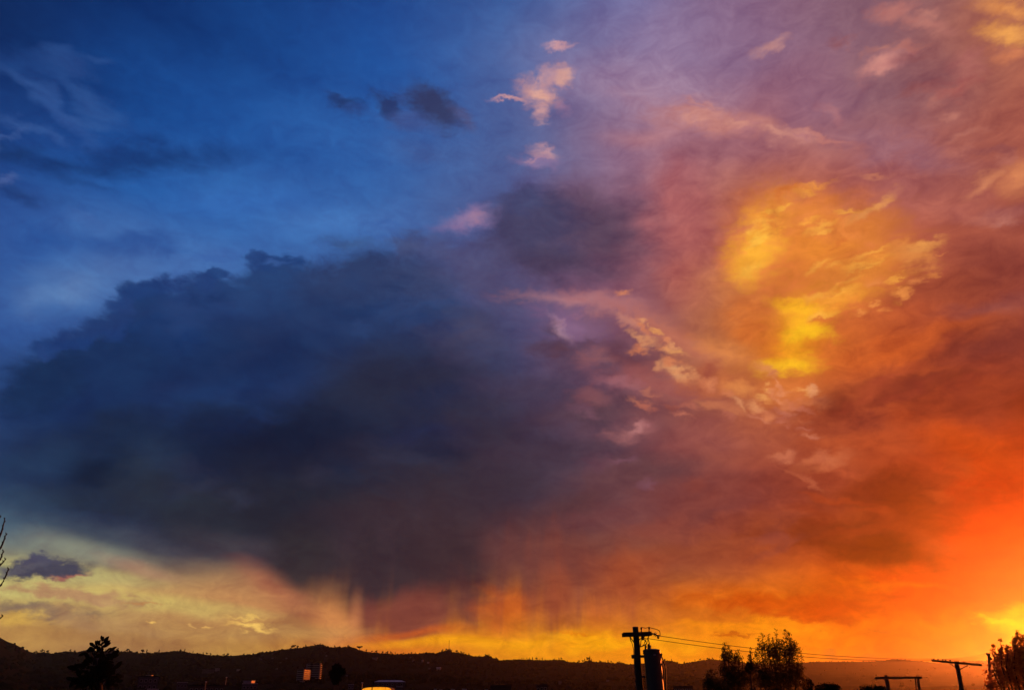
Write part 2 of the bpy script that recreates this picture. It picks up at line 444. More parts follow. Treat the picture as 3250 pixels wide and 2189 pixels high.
    (2080, 1170, 180, 90, 20, (129, 43, 7), .7, .0, 'm', 0.70, 'm'),
    (2040, 1258, 210, 42, 4, (110, 38, 3), .9, .0, 'm', 0.70, 'm'),
    (2260, 1130, 100, 110, 10, (206, 50, 0), .65, .0, 'm', 0.60, 'm'),
    (2290, 1235, 130, 64, 0, (252, 62, 0), .8, .0, 'm', 0.60, 'm'),
    # bars and strips over the low light
    (2130, 1340, 200, 36, 4, (218, 56, 0), .7, .0, 'm', 0.70, 'm'),
    (2020, 1335, 160, 16, 2, (236, 110, 6), .6, .0, 'm', .7, 'm'),
    (1740, 1426, 300, 20, 2, (250, 146, 12), .75, .1, 'm', .5, 'f'),
    (1800, 1378, 230, 30, 3, (206, 80, 6), .95, .5, 'f', .5, 'f'),
    (1920, 1390, 110, 24, 3, (200, 70, 2), .95, .6, 'f', .35, 'f'),
    (1650, 1350, 160, 20, -6, (226, 108, 16), .5, .0, 'm', .8, 'm'),
    (2060, 1428, 260, 26, 1, (240, 104, 2), .6, .1, 'm', 0.60, 'm'),
    (1670, 1440, 80, 6, 1, (202, 92, 8), .85, .1, 'f', .5, 'f'),
    (1990, 1443, 38, 7, 0, (210, 98, 8), .9, .1, 'f', .5, 'f'),
    (1880, 1432, 36, 4, 0, (222, 108, 8), .6, .1, 'f', .5, 'f'),
    (2270, 1412, 50, 12, 6, (255, 220, 20), .8, .1, 'f', .5, 'f'),
    (2318, 1420, 70, 44, 0, (255, 190, 0), .8, .0, 'm', 0.50, 'm'),
    (1890, 1488, 18, 17, 0, (214, 108, 20), .95, .7, 'f', .3, 'f'),
    (1966, 1490, 26, 16, 0, (214, 102, 14), .95, .7, 'f', .3, 'f'),
    (1930, 1498, 13, 10, 0, (224, 120, 20), .8, .5, 'f', .3, 'f'),
    # left horizon
    (200, 1250, 200, 40, 8, (150, 150, 128), .6, .0, 's', .4, 'm'),
    (160, 1310, 260, 30, 4, (194, 184, 118), .65, .1, 's', .3, 'm'),
    (380, 1370, 280, 24, 5, (206, 182, 102), .7, .1, 's', .3, 'm'),
    (330, 1290, 130, 26, 14, (184, 140, 108), .6, .0, 's', .5, 'm'),
    (100, 1291, 104, 22, 2, (70, 68, 84), 1.0, .6, 'f', .4, 'f'),
    (84, 1274, 36, 18, 0, (76, 74, 94), 1.0, .5, 'f', .4, 'f'),
    (40, 1290, 60, 10, -4, (90, 86, 96), .8, .2, 'f', .5, 'f'),
    (150, 1306, 50, 8, -4, (176, 104, 88), .7, .0, 'f', .4, 'f'),
    (180, 1352, 190, 20, 7, (178, 134, 96), .95, .35, 'f', .5, 'f'),
    (330, 1371, 48, 5, 3, (190, 138, 84), .9, .2, 'f', .4, 'f'),
    (90, 1393, 150, 20, 2, (122, 102, 88), .95, .3, 'f', .6, 'f'),
    (230, 1412, 230, 26, 3, (172, 130, 88), .8, .1, 'm', .5, 'm'),
    (560, 1425, 330, 30, 1, (180, 134, 80), .8, .1, 's', .4, 'm'),
    (30, 1424, 60, 20, 0, (204, 158, 74), .8, .1, 'm', .5, 'm'),
    (570, 1424, 66, 9, 2, (246, 196, 100), .95, .2, 'f', .6, 'f'),
    (560, 1408, 60, 5, 2, (232, 186, 96), .6, .1, 'f', .6, 'f'),
    (345, 1410, 16, 5, 0, (240, 190, 98), .95, .2, 'f', .4, 'f'),
    (474, 1421, 15, 6, 0, (230, 178, 96), .9, .2, 'f', .5, 'f'),
    (434, 1422, 8, 4, 0, (220, 170, 96), .8, .2, 'f', .4, 'f'),
    (300, 1460, 330, 22, 0, (160, 112, 68), .7, .0, 's', .3, 'm'),
]
# cloudlets too many to set one by one: strung along the fringes of the larger clouds
crn = random.Random(20)


def along(line, spread):
    """a random point near a polyline"""
    k = crn.randrange(len(line) - 1)
    u = crn.random()
    (x0, y0), (x1, y1) = line[k], line[k + 1]
    return x0 + (x1 - x0) * u + crn.gauss(0, spread * .4), y0 + (y1 - y0) * u + crn.gauss(0, spread)


def cloudlets(n, line, spread, colours, rx, ry, turn, cover, core=0.0, warp='f', rag=1.0, nz='f', where=None):
    new = []
    for _ in range(n):
        x, y = along(line, spread)
        new.append((x, y, crn.uniform(*rx), crn.uniform(*ry), crn.uniform(*turn), crn.choice(colours), crn.uniform(*cover), core, warp, rag, nz))
    if where is None:
        CLOUDS.extend(new)
    else:
        CLOUDS[where:where] = new


def index_of(x, y):
    return next(i for i, c in enumerate(CLOUDS) if c[0] == x and c[1] == y)


# lobes of the storm's upper edge (laid before its inner shading)
cloudlets(26, [(60, 830), (150, 775), (260, 755), (290, 680), (330, 640), (480, 625), (640, 602), (790, 590)], 8,
          [(30, 58, 112), (36, 62, 116), (33, 60, 114)], (26, 50), (18, 30), (-20, 10), (.7, .95), .55, 'f', .5, 'f', where=index_of(1010, 760))
cloudlets(10, [(380, 600), (560, 580), (760, 540), (900, 520)], 12, [(58, 94, 162), (66, 102, 168)], (24, 60), (8, 16), (-10, 10), (.3, .55))
# folds inside the storm
cloudlets(22, [(330, 760), (600, 720), (850, 700), (1050, 760)], 44, [(26, 48, 92), (46, 70, 118), (40, 62, 108)], (36, 80), (14, 30), (-25, 5), (.25, .45), 0, 'f', 1.0, 'f')
cloudlets(14, [(200, 900), (500, 860), (800, 850), (1050, 880)], 60, [(24, 40, 80), (40, 54, 92), (34, 50, 92)], (60, 130), (22, 50), (-25, 5), (.25, .45), 0, 'm', .8, 'm')
cloudlets(12, [(150, 1110), (450, 1100), (800, 1080), (1100, 1000)], 50, [(22, 28, 52), (54, 58, 80), (50, 48, 66)], (50, 120), (18, 44), (-10, 25), (.25, .45), 0, 'm', .8, 'm')
# fringe below the gold
cloudlets(34, [(1440, 725), (1530, 790), (1610, 860), (1760, 895), (1860, 905)], 26, [(232, 156, 104), (238, 164, 92), (214, 126, 84), (222, 136, 92)], (14, 34), (7, 15), (-5, 45), (.5, .8))
cloudlets(18, [(1390, 875), (1540, 925), (1700, 945), (1850, 950)], 20, [(196, 112, 90), (186, 104, 84), (142, 74, 66), (206, 122, 92)], (16, 40), (7, 14), (-5, 30), (.4, .7))
cloudlets(14, [(1690, 600), (1720, 540), (1760, 470), (1790, 440)], 24, [(255, 190, 72), (236, 144, 56), (220, 122, 56)], (18, 44), (7, 16), (-50, -10), (.45, .7))
# streaks through the gold
cloudlets(26, [(1740, 470), (1860, 500), (1960, 560), (2040, 600), (1900, 660), (1800, 690)], 34, [(250, 176, 72), (246, 168, 66), (212, 110, 50), (204, 104, 50), (240, 152, 60)],
          (26, 64), (6, 15), (-30, 0), (.45, .75))
cloudlets(12, [(1960, 690), (2060, 640), (2140, 600)], 16, [(232, 142, 70), (226, 134, 72)], (14, 30), (6, 12), (-30, 0), (.45, .75))
# mauve clumps left of it
cloudlets(20, [(1230, 730), (1380, 800), (1300, 900), (1440, 960), (1350, 1020), (1500, 1060)], 36, [(128, 84, 100), (104, 66, 80), (70, 52, 68), (80, 56, 70), (150, 92, 94)],
          (24, 64), (12, 28), (-20, 30), (.35, .6))
cloudlets(14, [(1560, 1130), (1600, 1150), (1650, 1180), (1800, 1230)], 30, [(150, 72, 56), (100, 56, 58), (120, 60, 56)], (40, 100), (12, 30), (-25, 0), (.3, .5), 0, 'm', .9)
# scraps round the pink puffs
cloudlets(16, [(1180, 230), (1225, 205), (1265, 165), (1290, 175), (1230, 260)], 14, [(206, 152, 152), (190, 142, 156), (222, 164, 150)], (10, 26), (5, 12), (-30, 20), (.2, .4))
cloudlets(6, [(1200, 370), (1245, 350)], 8, [(186, 138, 152), (160, 122, 156)], (10, 22), (4, 9), (-10, 30), (.4, .6))
# thin rose cloud, upper right
cloudlets(20, [(1560, 250), (1700, 290), (1860, 300)], 16, [(212, 146, 130), (204, 138, 128), (180, 116, 122)], (22, 54), (7, 15), (0, 25), (.3, .55))
cloudlets(16, [(1900, 60), (2080, 160), (2240, 320), (2280, 460)], 60, [(198, 126, 110), (188, 114, 100), (160, 92, 88), (140, 78, 80)], (22, 60), (9, 22), (-45, 5), (.3, .55))
# reddish folds in the diagonal bank, lower right
cloudlets(16, [(1960, 900), (2120, 860), (2290, 780)], 34, [(118, 44, 36), (168, 70, 44), (150, 58, 40)], (40, 110), (12, 28), (-25, -8), (.35, .55), 0, 'm', .9)
cloudlets(14, [(1850, 1130), (2050, 1180), (2200, 1090)], 44, [(176, 66, 24), (140, 50, 22), (196, 78, 30)], (40, 110), (10, 26), (-10, 20), (.3, .5), 0, 'm', .9)

# the strokes above are spread over sky regions, so that a ray evaluates only the clouds near it
AZ_CUTS = [-24, -15, -6, 3, 10, 17, 24]
EL_CUTS = [4, 8, 14, 20, 26, 33]
MARGIN = {'s': 0.05, 'm': 0.035, 'f': 0.022, '0': 0.005}


def cloud_frame(x, y, rx, ry, turn):
    c = ray(x * D, y * D)
    t1 = ray(x * D + math.cos(R(turn)) * 8, y * D + math.sin(R(turn)) * 8) - c
    t1 = (t1 - c * t1.dot(c)).normalized()
    t2 = c.cross(t1)
    k = D / F_PX * c.dot(AX_F)                               # angle one view pixel spans there
    return c, t1, t2, rx * k, ry * k


def cloud_box(cl):
    c, t1, t2, a, b = cloud_frame(*cl[:5])
    g = 1.2 + 0.55 * cl[9]
    azs, els = [], []
    for q in range(24):
        p = (c + t1 * (a * g * math.cos(q * math.pi / 12)) + t2 * (b * g * math.sin(q * math.pi / 12))).normalized()
        azs.append(math.atan2(p.x, p.y))
        els.append(math.asin(p.z))
    mg = MARGIN[cl[8]]
    ma = mg / math.cos(min(max(els), 1.2))
    return min(azs) - ma, max(azs) + ma, min(els) - mg, max(els) + mg


BOXES = [cloud_box(cl) for cl in CLOUDS]
CHUNK = 10
SOCKETS = [('Colour', 'NodeSocketColor'), ('s', 'NodeSocketVector'), ('m', 'NodeSocketVector'), ('f', 'NodeSocketVector'),
           ('0', 'NodeSocketVector'),
           ('nm', 'NodeSocketFloat'), ('nf', 'NodeSocketFloat'), ('nr', 'NodeSocketFloat')]


def chunk_group(name, clouds):
    """a node group that lays up to CHUNK clouds over the incoming colour"""
    global NT
    g = bpy.data.node_groups.new(name, 'ShaderNodeTree')
    for nm, kind in SOCKETS:
        g.interface.new_socket(nm, in_out='INPUT', socket_type=kind)
    g.interface.new_socket('Colour', in_out='OUTPUT', socket_type='NodeSocketColor')
    keep, NT = NT, g
    gi = nd('NodeGroupInput').outputs
    col = gi['Colour']
    now = {}
    for (x, y, rx, ry, turn, rgb, cover, core, warp, rag, nz) in clouds:
        if warp not in now:                                  # evaluated after the colour so far: keeps the shader stack small
            n = nd('ShaderNodeVectorMath', operation='MULTIPLY_ADD')
            link(gi['Colour'], n.inputs[0])
            n.inputs[1].default_value = (1e-12, 1e-12, 1e-12)
            link(gi[warp], n.inputs[2])
            now[warp] = n.outputs[0]
        c, t1, t2, a, b = cloud_frame(x, y, rx, ry, turn)
        u = vmath('DOT_PRODUCT', now[warp], t1 / a)
        v = vmath('DOT_PRODUCT', now[warp], t2 / b)
        d = math_node('SQRT', math_node('MULTIPLY_ADD', v, v, math_node('MULTIPLY', u, u)))
        e = math_node('MULTIPLY_ADD', gi['n' + nz], rag * 1.6, d)
        mr = nd('ShaderNodeMapRange', interpolation_type='SMOOTHSTEP')
        mr.inputs['From Min'].default_value = 1.15 + rag * 0.8
        mr.inputs['From Max'].default_value = core * 0.85 + rag * 0.8
        mr.inputs['To Min'].default_value = 0.0
        mr.inputs['To Max'].default_value = cover
        link(e, mr.inputs['Value'])
        col = mix_col(mr.outputs[0], col, lin(rgb))
    link(col, nd('NodeGroupOutput').inputs[0])
    NT = keep
    return g


# mottling of the whole sky, stronger in the lit cloud than in the clear blue
rgb_base = nd('ShaderNodeSeparateColor')
link(colour, rgb_base.inputs[0])
amount = math_node('MULTIPLY_ADD', rgb_base.outputs[0], 1.2, 0.5, clamp=True)
grain = math_node('ADD', math_node('MULTIPLY', N_MED, 0.95), math_node('MULTIPLY', N_FINE, 1.15))
swing = math_node('MULTIPLY', math_node('SUBTRACT', grain, 1.05), amount)
tint = nd('ShaderNodeVectorMath', operation='MULTIPLY_ADD')
sw = nd('ShaderNodeCombineXYZ')
for q in range(3):
    link(swing, sw.inputs[q])
link(sw.outputs[0], tint.inputs[0])
tint.inputs[1].default_value = (0.85, 1.15, 0.75)
tint.inputs[2].default_value = (1, 1, 1)
TINT = tint.outputs[0]


def region_shader(a0, a1, e0, e1, name):
    inside = [cl for cl, bx in zip(CLOUDS, BOXES) if bx[0] < a1 and bx[1] > a0 and bx[2] < e1 and bx[3] > e0]
    col = colour
    for q in range(0, len(inside), CHUNK):
        n = nd('ShaderNodeGroup')
        n.node_tree = chunk_group('%s_%d' % (name, q // CHUNK), inside[q:q + CHUNK])
        for sock, v in zip(n.inputs, (col, SOFT, MID, FINE, DIRN, N_MED, N_FINE, N_RAIN)):
            link(v, sock)
        col = n.outputs[0]
    b = nd('ShaderNodeBackground')
    link(vmath('MULTIPLY', col, TINT), b.inputs['Color'])
    return b.outputs[0]


def pick(mask, a, b):
    n = nd('ShaderNodeMixShader')
    link(mask, n.inputs[0])
    link(a, n.inputs[1])
    link(b, n.inputs[2])
    return n.outputs[0]


sep0 = nd('ShaderNodeSeparateXYZ')
link(DIRN, sep0.inputs[0])
AZ0 = math_node('ARCTAN2', sep0.outputs[0], sep0.outputs[1])
az_masks = [math_node('GREATER_THAN', AZ0, R(a)) for a in AZ_CUTS]
el_masks = [math_node('GREATER_THAN', sep0.outputs[2], math.sin(R(e))) for e in EL_CUTS]
ae = [-9] + [R(a) for a in AZ_CUTS] + [9]
ee = [-9] + [R(e) for e in EL_CUTS] + [9]


def choose(items, masks):
    """halve the candidates until one is left"""
    if len(items) == 1:
        return items[0]
    h = len(items) // 2
    return pick(masks[h - 1], choose(items[:h], masks[:h - 1]), choose(items[h:], masks[h:]))


rows = [choose([region_shader(ae[i], ae[i + 1], ee[j], ee[j + 1], 'clouds_%d_%d' % (i, j)) for i in range(len(ae) - 1)], az_masks) for j in range(len(ee) - 1)]
sky = choose(rows, el_masks)
out = nd('ShaderNodeOutputWorld')
link(sky, out.inputs['Surface'])
world.cycles.sampling_method = 'NONE'

# ------------------------------------------------------------------ sun: low, warm, right of the frame
sun_data = bpy.data.lights.new('sun', 'SUN')
sun_data.energy = 3.0
sun_data.angle = R(0.6)
sun_data.color = (1.0, 0.17, 0.022)
sun = bpy.data.objects.new('sun', sun_data)
sun_dir = Vector((math.sin(SUN_AZ) * math.cos(SUN_EL), math.cos(SUN_AZ) * math.cos(SUN_EL), math.sin(SUN_EL)))
sun.rotation_euler = (-sun_dir).to_track_quat('-Z', 'Y').to_euler()
COL.objects.link(sun)


# ------------------------------------------------------------------ helpers
def material(name, base, rough=0.8, vary=0.35, scale=3.0, metal=0.0, translucent=0.0, bump=0.0, coords='Object'):
    m = bpy.data.materials.new(name)
    m.use_nodes = True
    t = m.node_tree
    p = t.nodes['Principled BSDF']
    tc = t.nodes.new('ShaderNodeTexCoord')
    n = t.nodes.new('ShaderNodeTexNoise')
    n.inputs['Scale'].default_value = scale
    n.inputs['Detail'].default_value = 5.0
    t.links.new(tc.outputs[coords], n.inputs['Vector'])
    r = t.nodes.new('ShaderNodeValToRGB')
    r.color_ramp.elements[0].position = 0.3
    r.color_ramp.elements[1].position = 0.7
    r.color_ramp.elements[0].color = (*[c * (1 - vary) for c in base], 1)
    r.color_ramp.elements[1].color = (*[min(1, c * (1 + vary)) for c in base], 1)
    t.links.new(n.outputs[0], r.inputs[0])
    t.links.new(r.outputs[0], p.inputs['Base Color'])
    p.inputs['Roughness'].default_value = rough
    p.inputs['Metallic'].default_value = metal
    if rough >= 0.99 or translucent:
        p.inputs['Specular IOR Level'].default_value = 0.0
    if bump:
        b = t.nodes.new('ShaderNodeBump')
        b.inputs['Strength'].default_value = bump
        b.inputs['Distance'].default_value = 0.02
        t.links.new(n.outputs[0], b.inputs['Height'])
        t.links.new(b.outputs[0], p.inputs['Normal'])
    if translucent:
        tr = t.nodes.new('ShaderNodeBsdfTranslucent')
        t.links.new(r.outputs[0], tr.inputs['Color'])
        mx = t.nodes.new('ShaderNodeMixShader')
        mx.inputs[0].default_value = translucent
        t.links.new(p.outputs[0], mx.inputs[1])
        t.links.new(tr.outputs[0], mx.inputs[2])
        t.links.new(mx.outputs[0], t.nodes['Material Output'].inputs['Surface'])
    return m


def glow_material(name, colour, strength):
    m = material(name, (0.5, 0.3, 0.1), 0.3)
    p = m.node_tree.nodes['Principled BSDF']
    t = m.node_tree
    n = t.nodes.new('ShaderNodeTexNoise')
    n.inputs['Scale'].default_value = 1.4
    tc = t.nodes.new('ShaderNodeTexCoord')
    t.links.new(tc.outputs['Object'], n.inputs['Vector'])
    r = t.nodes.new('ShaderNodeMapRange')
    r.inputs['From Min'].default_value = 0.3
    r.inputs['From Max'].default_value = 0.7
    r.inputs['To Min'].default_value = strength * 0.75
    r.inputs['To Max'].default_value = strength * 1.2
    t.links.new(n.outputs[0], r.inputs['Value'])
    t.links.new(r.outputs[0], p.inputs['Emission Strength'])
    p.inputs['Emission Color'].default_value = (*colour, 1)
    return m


M = {
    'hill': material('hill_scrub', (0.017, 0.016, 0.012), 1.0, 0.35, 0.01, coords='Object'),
    'ground': material('ground_dry', (0.035, 0.03, 0.024), 1.0, 0.4, 0.03),
    'wood': material('creosoted_wood', (0.05, 0.034, 0.024), 0.85, 0.4, 9.0, bump=0.4),
    'arm': material('weathered_arm_wood', (0.06, 0.042, 0.03), 0.85, 0.35, 12.0, bump=0.3),
    'tank': material('grey_tank_paint', (0.06, 0.055, 0.05), 0.45, 0.15, 4.0),
    'steel': material('galvanised_steel', (0.42, 0.40, 0.37), 0.38, 0.2, 14.0, metal=0.75),
    'iron': material('dark_iron', (0.05, 0.045, 0.04), 0.6, 0.3, 10.0),
    'porcelain': material('brown_porcelain', (0.06, 0.03, 0.022), 0.2, 0.2, 10.0),
    'glaze': material('pale_porcelain', (0.62, 0.58, 0.5), 0.2, 0.15, 10.0),
    'cable': material('black_cable', (0.022, 0.02, 0.018), 0.6, 0.2, 20.0),
    'leaf': material('leaf_green', (0.10, 0.075, 0.025), 0.6, 0.4, 2.0, translucent=0.6),
    'leaf_glow': material('glow_tinted_leaf', (0.46, 0.19, 0.05), 0.6, 0.3, 2.0, translucent=0.85),  # leaf colour brightened and reddened to put the sun's glow into the tree
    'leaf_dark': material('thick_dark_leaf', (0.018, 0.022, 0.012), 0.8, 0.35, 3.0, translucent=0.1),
    'bark': material('bark', (0.05, 0.04, 0.03), 0.9, 0.4, 6.0, bump=0.4),
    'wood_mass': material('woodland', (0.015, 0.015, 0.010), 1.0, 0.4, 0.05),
    'render_grey': material('grey_render', (0.11, 0.11, 0.12), 0.85, 0.15, 0.3),
    'render_pale': material('pale_render', (0.3, 0.28, 0.26), 0.85, 0.12, 0.3),
    'render_brown': material('brown_render', (0.10, 0.08, 0.065), 0.85, 0.2, 0.3),
    'roof_dark': material('dark_roof', (0.03, 0.028, 0.03), 0.85, 0.25, 0.5),
    'roof_pale': material('pale_metal_roof', (0.42, 0.40, 0.38), 0.55, 0.15, 0.4),
    'glass_dark': material('dark_window_glass', (0.02, 0.022, 0.026), 0.12, 0.2, 0.5),
    'slab': material('balcony_slab', (0.46, 0.44, 0.42), 0.8, 0.12, 0.4),
    'glow': glow_material('emissive_glass', (1.0, 0.33, 0.012), 1.05),  # the panes themselves emit the orange glow, no lamp behind them
    'paint': material('cream_paint', (0.6, 0.55, 0.46), 0.6, 0.1, 2.0),
}


def tag(o, label=None, cat=None, group=None, kind=None):
    for k, v in (('label', label), ('category', cat), ('group', group), ('kind', kind)):
        if v:
            o[k] = v
    return o


class MB:
    """collects simple shapes into one mesh"""
    def __init__(self):
        self.v, self.f = [], []

    def add(self, verts, faces):
        o = len(self.v)
        self.v += [tuple(p) for p in verts]
        self.f += [tuple(i + o for i in f) for f in faces]
        return self

    def box(self, c, s, rot=None):
        c = Vector(c)
        pts = []
        for z in (-.5, .5):
            for y in (-.5, .5):
                for x in (-.5, .5):
                    p = Vector((x * s[0], y * s[1], z * s[2]))
                    pts.append(c + (rot @ p if rot else p))
        return self.add(pts, [(0, 2, 3, 1), (4, 5, 7, 6), (0, 1, 5, 4), (2, 6, 7, 3), (0, 4, 6, 2), (1, 3, 7, 5)])

    def beam(self, a, b, w, h, up=Vector((0, 0, 1))):
        """box from a to b; w is its depth, h its height"""
        a, b = Vector(a), Vector(b)
        t = (b - a).normalized()
        s = t.cross(up).normalized()
        u = s.cross(t)
        pts = [p + s * (i * w / 2) + u * (j * h / 2) for p in (a, b) for i, j in ((-1, -1), (1, -1), (1, 1), (-1, 1))]
        return self.add(pts, [(0, 1, 2, 3), (7, 6, 5, 4), (0, 4, 5, 1), (1, 5, 6, 2), (2, 6, 7, 3), (3, 7, 4, 0)])

    def tube(self, pts, radii, n=8, cap=True):
        pts = [Vector(p) for p in pts]
        if isinstance(radii, (int, float)):
            radii = [radii] * len(pts)
        verts, faces = [], []
        for i, p in enumerate(pts):
            t = (pts[min(i + 1, len(pts) - 1)] - pts[max(i - 1, 0)]).normalized()
            ref = Vector((0, 0, 1)) if abs(t.z) < 0.9 else Vector((1, 0, 0))
            s = t.cross(ref).normalized()
            u = s.cross(t)
            for k in range(n):
                a = 2 * math.pi * k / n
                verts.append(p + (s * math.cos(a) + u * math.sin(a)) * radii[i])
        for i in range(len(pts) - 1):
            for k in range(n):
                faces.append((i * n + k, i * n + (k + 1) % n, (i + 1) * n + (k + 1) % n, (i + 1) * n + k))
        if cap:
            faces.append(tuple(range(n - 1, -1, -1)))
            faces.append(tuple((len(pts) - 1) * n + k for k in range(n)))
        return self.add(verts, faces)

    def lathe(self, a, b, prof, n=14):
        """prof: (share of the way from a to b, radius)"""
        a, b = Vector(a), Vector(b)
        ts, rs = zip(*prof)
        pts = [a.lerp(b, t) for t in ts]
        t = (b - a).normalized()
        ref = Vector((0, 0, 1)) if abs(t.z) < 0.9 else Vector((1, 0, 0))
        s = t.cross(ref).normalized()
        u = s.cross(t)
        verts, faces = [], []
        for p, r in zip(pts, rs):
            for k in range(n):
                q = 2 * math.pi * k / n
                verts.append(p + (s * math.cos(q) + u * math.sin(q)) * max(r, 1e-4))
        for i in range(len(pts) - 1):
            for k in range(n):
                faces.append((i * n + k, i * n + (k + 1) % n, (i + 1) * n + (k + 1) % n, (i + 1) * n + k))
        faces.append(tuple(range(n - 1, -1, -1)))
        faces.append(tuple((len(pts) - 1) * n + k for k in range(n)))
        return self.add(verts, faces)

    def build(self, name, mat, parent=None, smooth=False, origin=None):
        me = bpy.data.meshes.new(name)
        off = Vector(origin) if origin is not None else (parent.matrix_basis.translation.copy() if parent else Vector((0, 0, 0)))
        if parent is not None and parent.parent is not None:
            off = parent.parent.matrix_basis.translation + parent.matrix_basis.translation
        me.from_pydata([Vector(p) - off for p in self.v], [], self.f)
        me.materials.append(mat)
        if smooth:
            for pl in me.polygons:
                pl.use_smooth = True
        me.update()
        o = bpy.data.objects.new(name, me)
        COL.objects.link(o)
        if parent is not None:
            o.parent = parent
        else:
            o.location = off
        return o


def empty(name, loc, label, cat, group=None):
    o = bpy.data.objects.new(name, None)
    o.location = loc
    o.empty_display_size = 0.3
    COL.objects.link(o)
    return tag(o, label, cat, group)


def copy_tree(o, loc, rotz=0.0, scale=1.0, parent=None, label=None):
    c = o.copy()
    COL.objects.link(c)
    c.parent = parent
    if parent is None:
        c.location = loc
        c.rotation_euler = (0, 0, rotz)
        c.scale = (scale,) * 3 if isinstance(scale, (int, float)) else scale
        if label:
            c['label'] = label
    for ch in list(o.children):
        copy_tree(ch, None, parent=c)
    return c


# ------------------------------------------------------------------ ground and hills
RIDGE = [(-1500, 2030), (-900, 2020), (-500, 2005), (-200, 2000), (0, 2022), (24, 2035), (45, 2042), (69, 2054), (86, 2064), (112, 2072),
         (137, 2070), (167, 2075), (193, 2069), (225, 2066), (247, 2070), (268, 2064), (322, 2066), (344, 2064), (397, 2067), (440, 2071),
         (500, 2071), (520, 2071), (550, 2066), (585, 2066), (615, 2073), (679, 2079), (700, 2081), (744, 2081), (797, 2076), (830, 2070),
         (871, 2065), (922, 2057), (950, 2055), (972, 2052), (1017, 2045), (1036, 2050), (1051, 2054), (1064, 2052), (1088, 2054),
         (1107, 2051), (1126, 2057), (1144, 2063), (1165, 2067), (1197, 2072), (1251, 2076), (1303, 2075), (1350, 2072), (1389, 2072),
         (1406, 2066), (1414, 2066), (1425, 2060), (1438, 2070), (1468, 2072), (1500, 2083), (1533, 2082), (1548, 2079), (1565, 2087),
         (1582, 2094), (1630, 2093), (1700, 2093), (1729, 2094), (1783, 2093), (1808, 2101), (1847, 2101), (1868, 2095), (1886, 2100),
         (1918, 2100), (1948, 2104), (1965, 2101), (1997, 2107), (2040, 2104), (2104, 2095), (2132, 2097), (2159, 2106), (2190, 2101),
         (2220, 2095), (2264, 2091), (2290, 2094), (2340, 2098), (2367, 2104), (2440, 2106), (2544, 2102), (2587, 2099), (2700, 2099),
         (2759, 2098), (2806, 2095), (2832, 2090), (2877, 2093), (2924, 2097), (2972, 2102), (3054, 2098), (3125, 2096), (3250, 2099),
         (3600, 2090), (4200, 2085), (5200, 2095)]


def ridge_y(x):
    for (x0, y0), (x1, y1) in zip(RIDGE, RIDGE[1:]):
        if x0 <= x <= x1:
            u = (x - x0) / (x1 - x0)
            return y0 + (y1 - y0) * u
    return RIDGE[0][1] if x < RIDGE[0][0] else RIDGE[-1][1]


def ridge_dist(x):
    """level distance (along y) of the crest: the left shoulder is nearer, the right range farther"""
    if x < 150:
        u = min(max((150 - x) / 250, 0), 1)
        return 3300 - 1000 * u
    u = min(max((x - 1200) / 1600, 0), 1)
    return 3300 + 900 * u * u * (3 - 2 * u)


def ridge_soft(x):
    """the crest line without its knolls, for the slopes below it"""
    return sum(ridge_y(x + dx) for dx in (-200, -130, -70, -20, 20, 70, 130, 200)) / 8 + 3


FOOT = 0.16                                                  # where the slope starts, share of the crest distance


def slope_point(x, t):
    """point on the hill under photograph column x; t 0 at the foot, 1 at the crest, beyond 1 the far side"""
    dist = ridge_dist(x)
    top = at(x, ridge_y(x), dist)
    base = Vector((top.x, top.y, 0))
    if t <= 1:
        p = base * (FOOT + (1 - FOOT) * t)
        k = min(max((t - .84) / .16, 0), 1)
        zs = at(x, max(ridge_soft(x), ridge_y(x) - 2), dist).z
        h = (zs + (top.z - zs) * k * k * (3 - 2 * k)) * (0.30 * t + 0.70 * t ** 2.2)
        w = t * (1 - t) * 4
        h += w * 16 * mnoise.fractal(Vector((p.x / 420, p.y / 420, 1.7)), 1.0, 2.0, 4)
        h -= w * 6
    else:
        p = base * (1 + (t - 1) * 0.5)
        h = top.z * max(0.05, 1 - (t - 1) * 1.6)
    return Vector((p.x, p.y, h if t > 0 else -3.0))


cols = [-1500 + 20 * k for k in range(70)] + [-100 + 4.5 * k for k in range(780)] + [3410 + 25 * k for k in range(72)]
ts = [0, .06, .12, .18, .25, .32, .4, .48, .56, .64, .71, .78, .84, .89, .93, .96, .98, 1.0, 1.06, 1.2, 1.5]
hv, hf = [], []
for x in cols:
    for t in ts:
        hv.append(slope_point(x, t))
nt = len(ts)
for i in range(len(cols) - 1):
    for j in range(nt - 1):
        hf.append((i * nt + j, (i + 1) * nt + j, (i + 1) * nt + j + 1, i * nt + j + 1))
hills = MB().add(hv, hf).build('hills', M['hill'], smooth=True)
tag(hills, kind='structure')

gv = [(0, 0, 0)]
rings = [40, 120, 400, 1200, 3000, 6000, 9000]
for r_ in rings:
    for k in range(48):
        a = 2 * math.pi * k / 48
        gv.append((r_ * math.sin(a), r_ * math.cos(a), 0))
gf = [(0, 1 + (k + 1) % 48, 1 + k) for k in range(48)]
for q in range(len(rings) - 1):
    for k in range(48):
        a0, a1 = 1 + q * 48 + k, 1 + q * 48 + (k + 1) % 48
        gf.append((a0, a1, a1 + 48, a0 + 48))
ground = MB().add(gv, gf).build('ground', M['ground'])
tag(ground, kind='structure')


def hill_hit(x, y):
    """where a pixel's ray meets the slope"""
    best = slope_point(x, 1.0)
    tan = (ray(x, y).z) / ray(x, y).y
    for k in range(2, 200):
        p = slope_point(x, k / 200)
        if (p.z - CAM.z) / p.y >= tan:
            return p
    return best


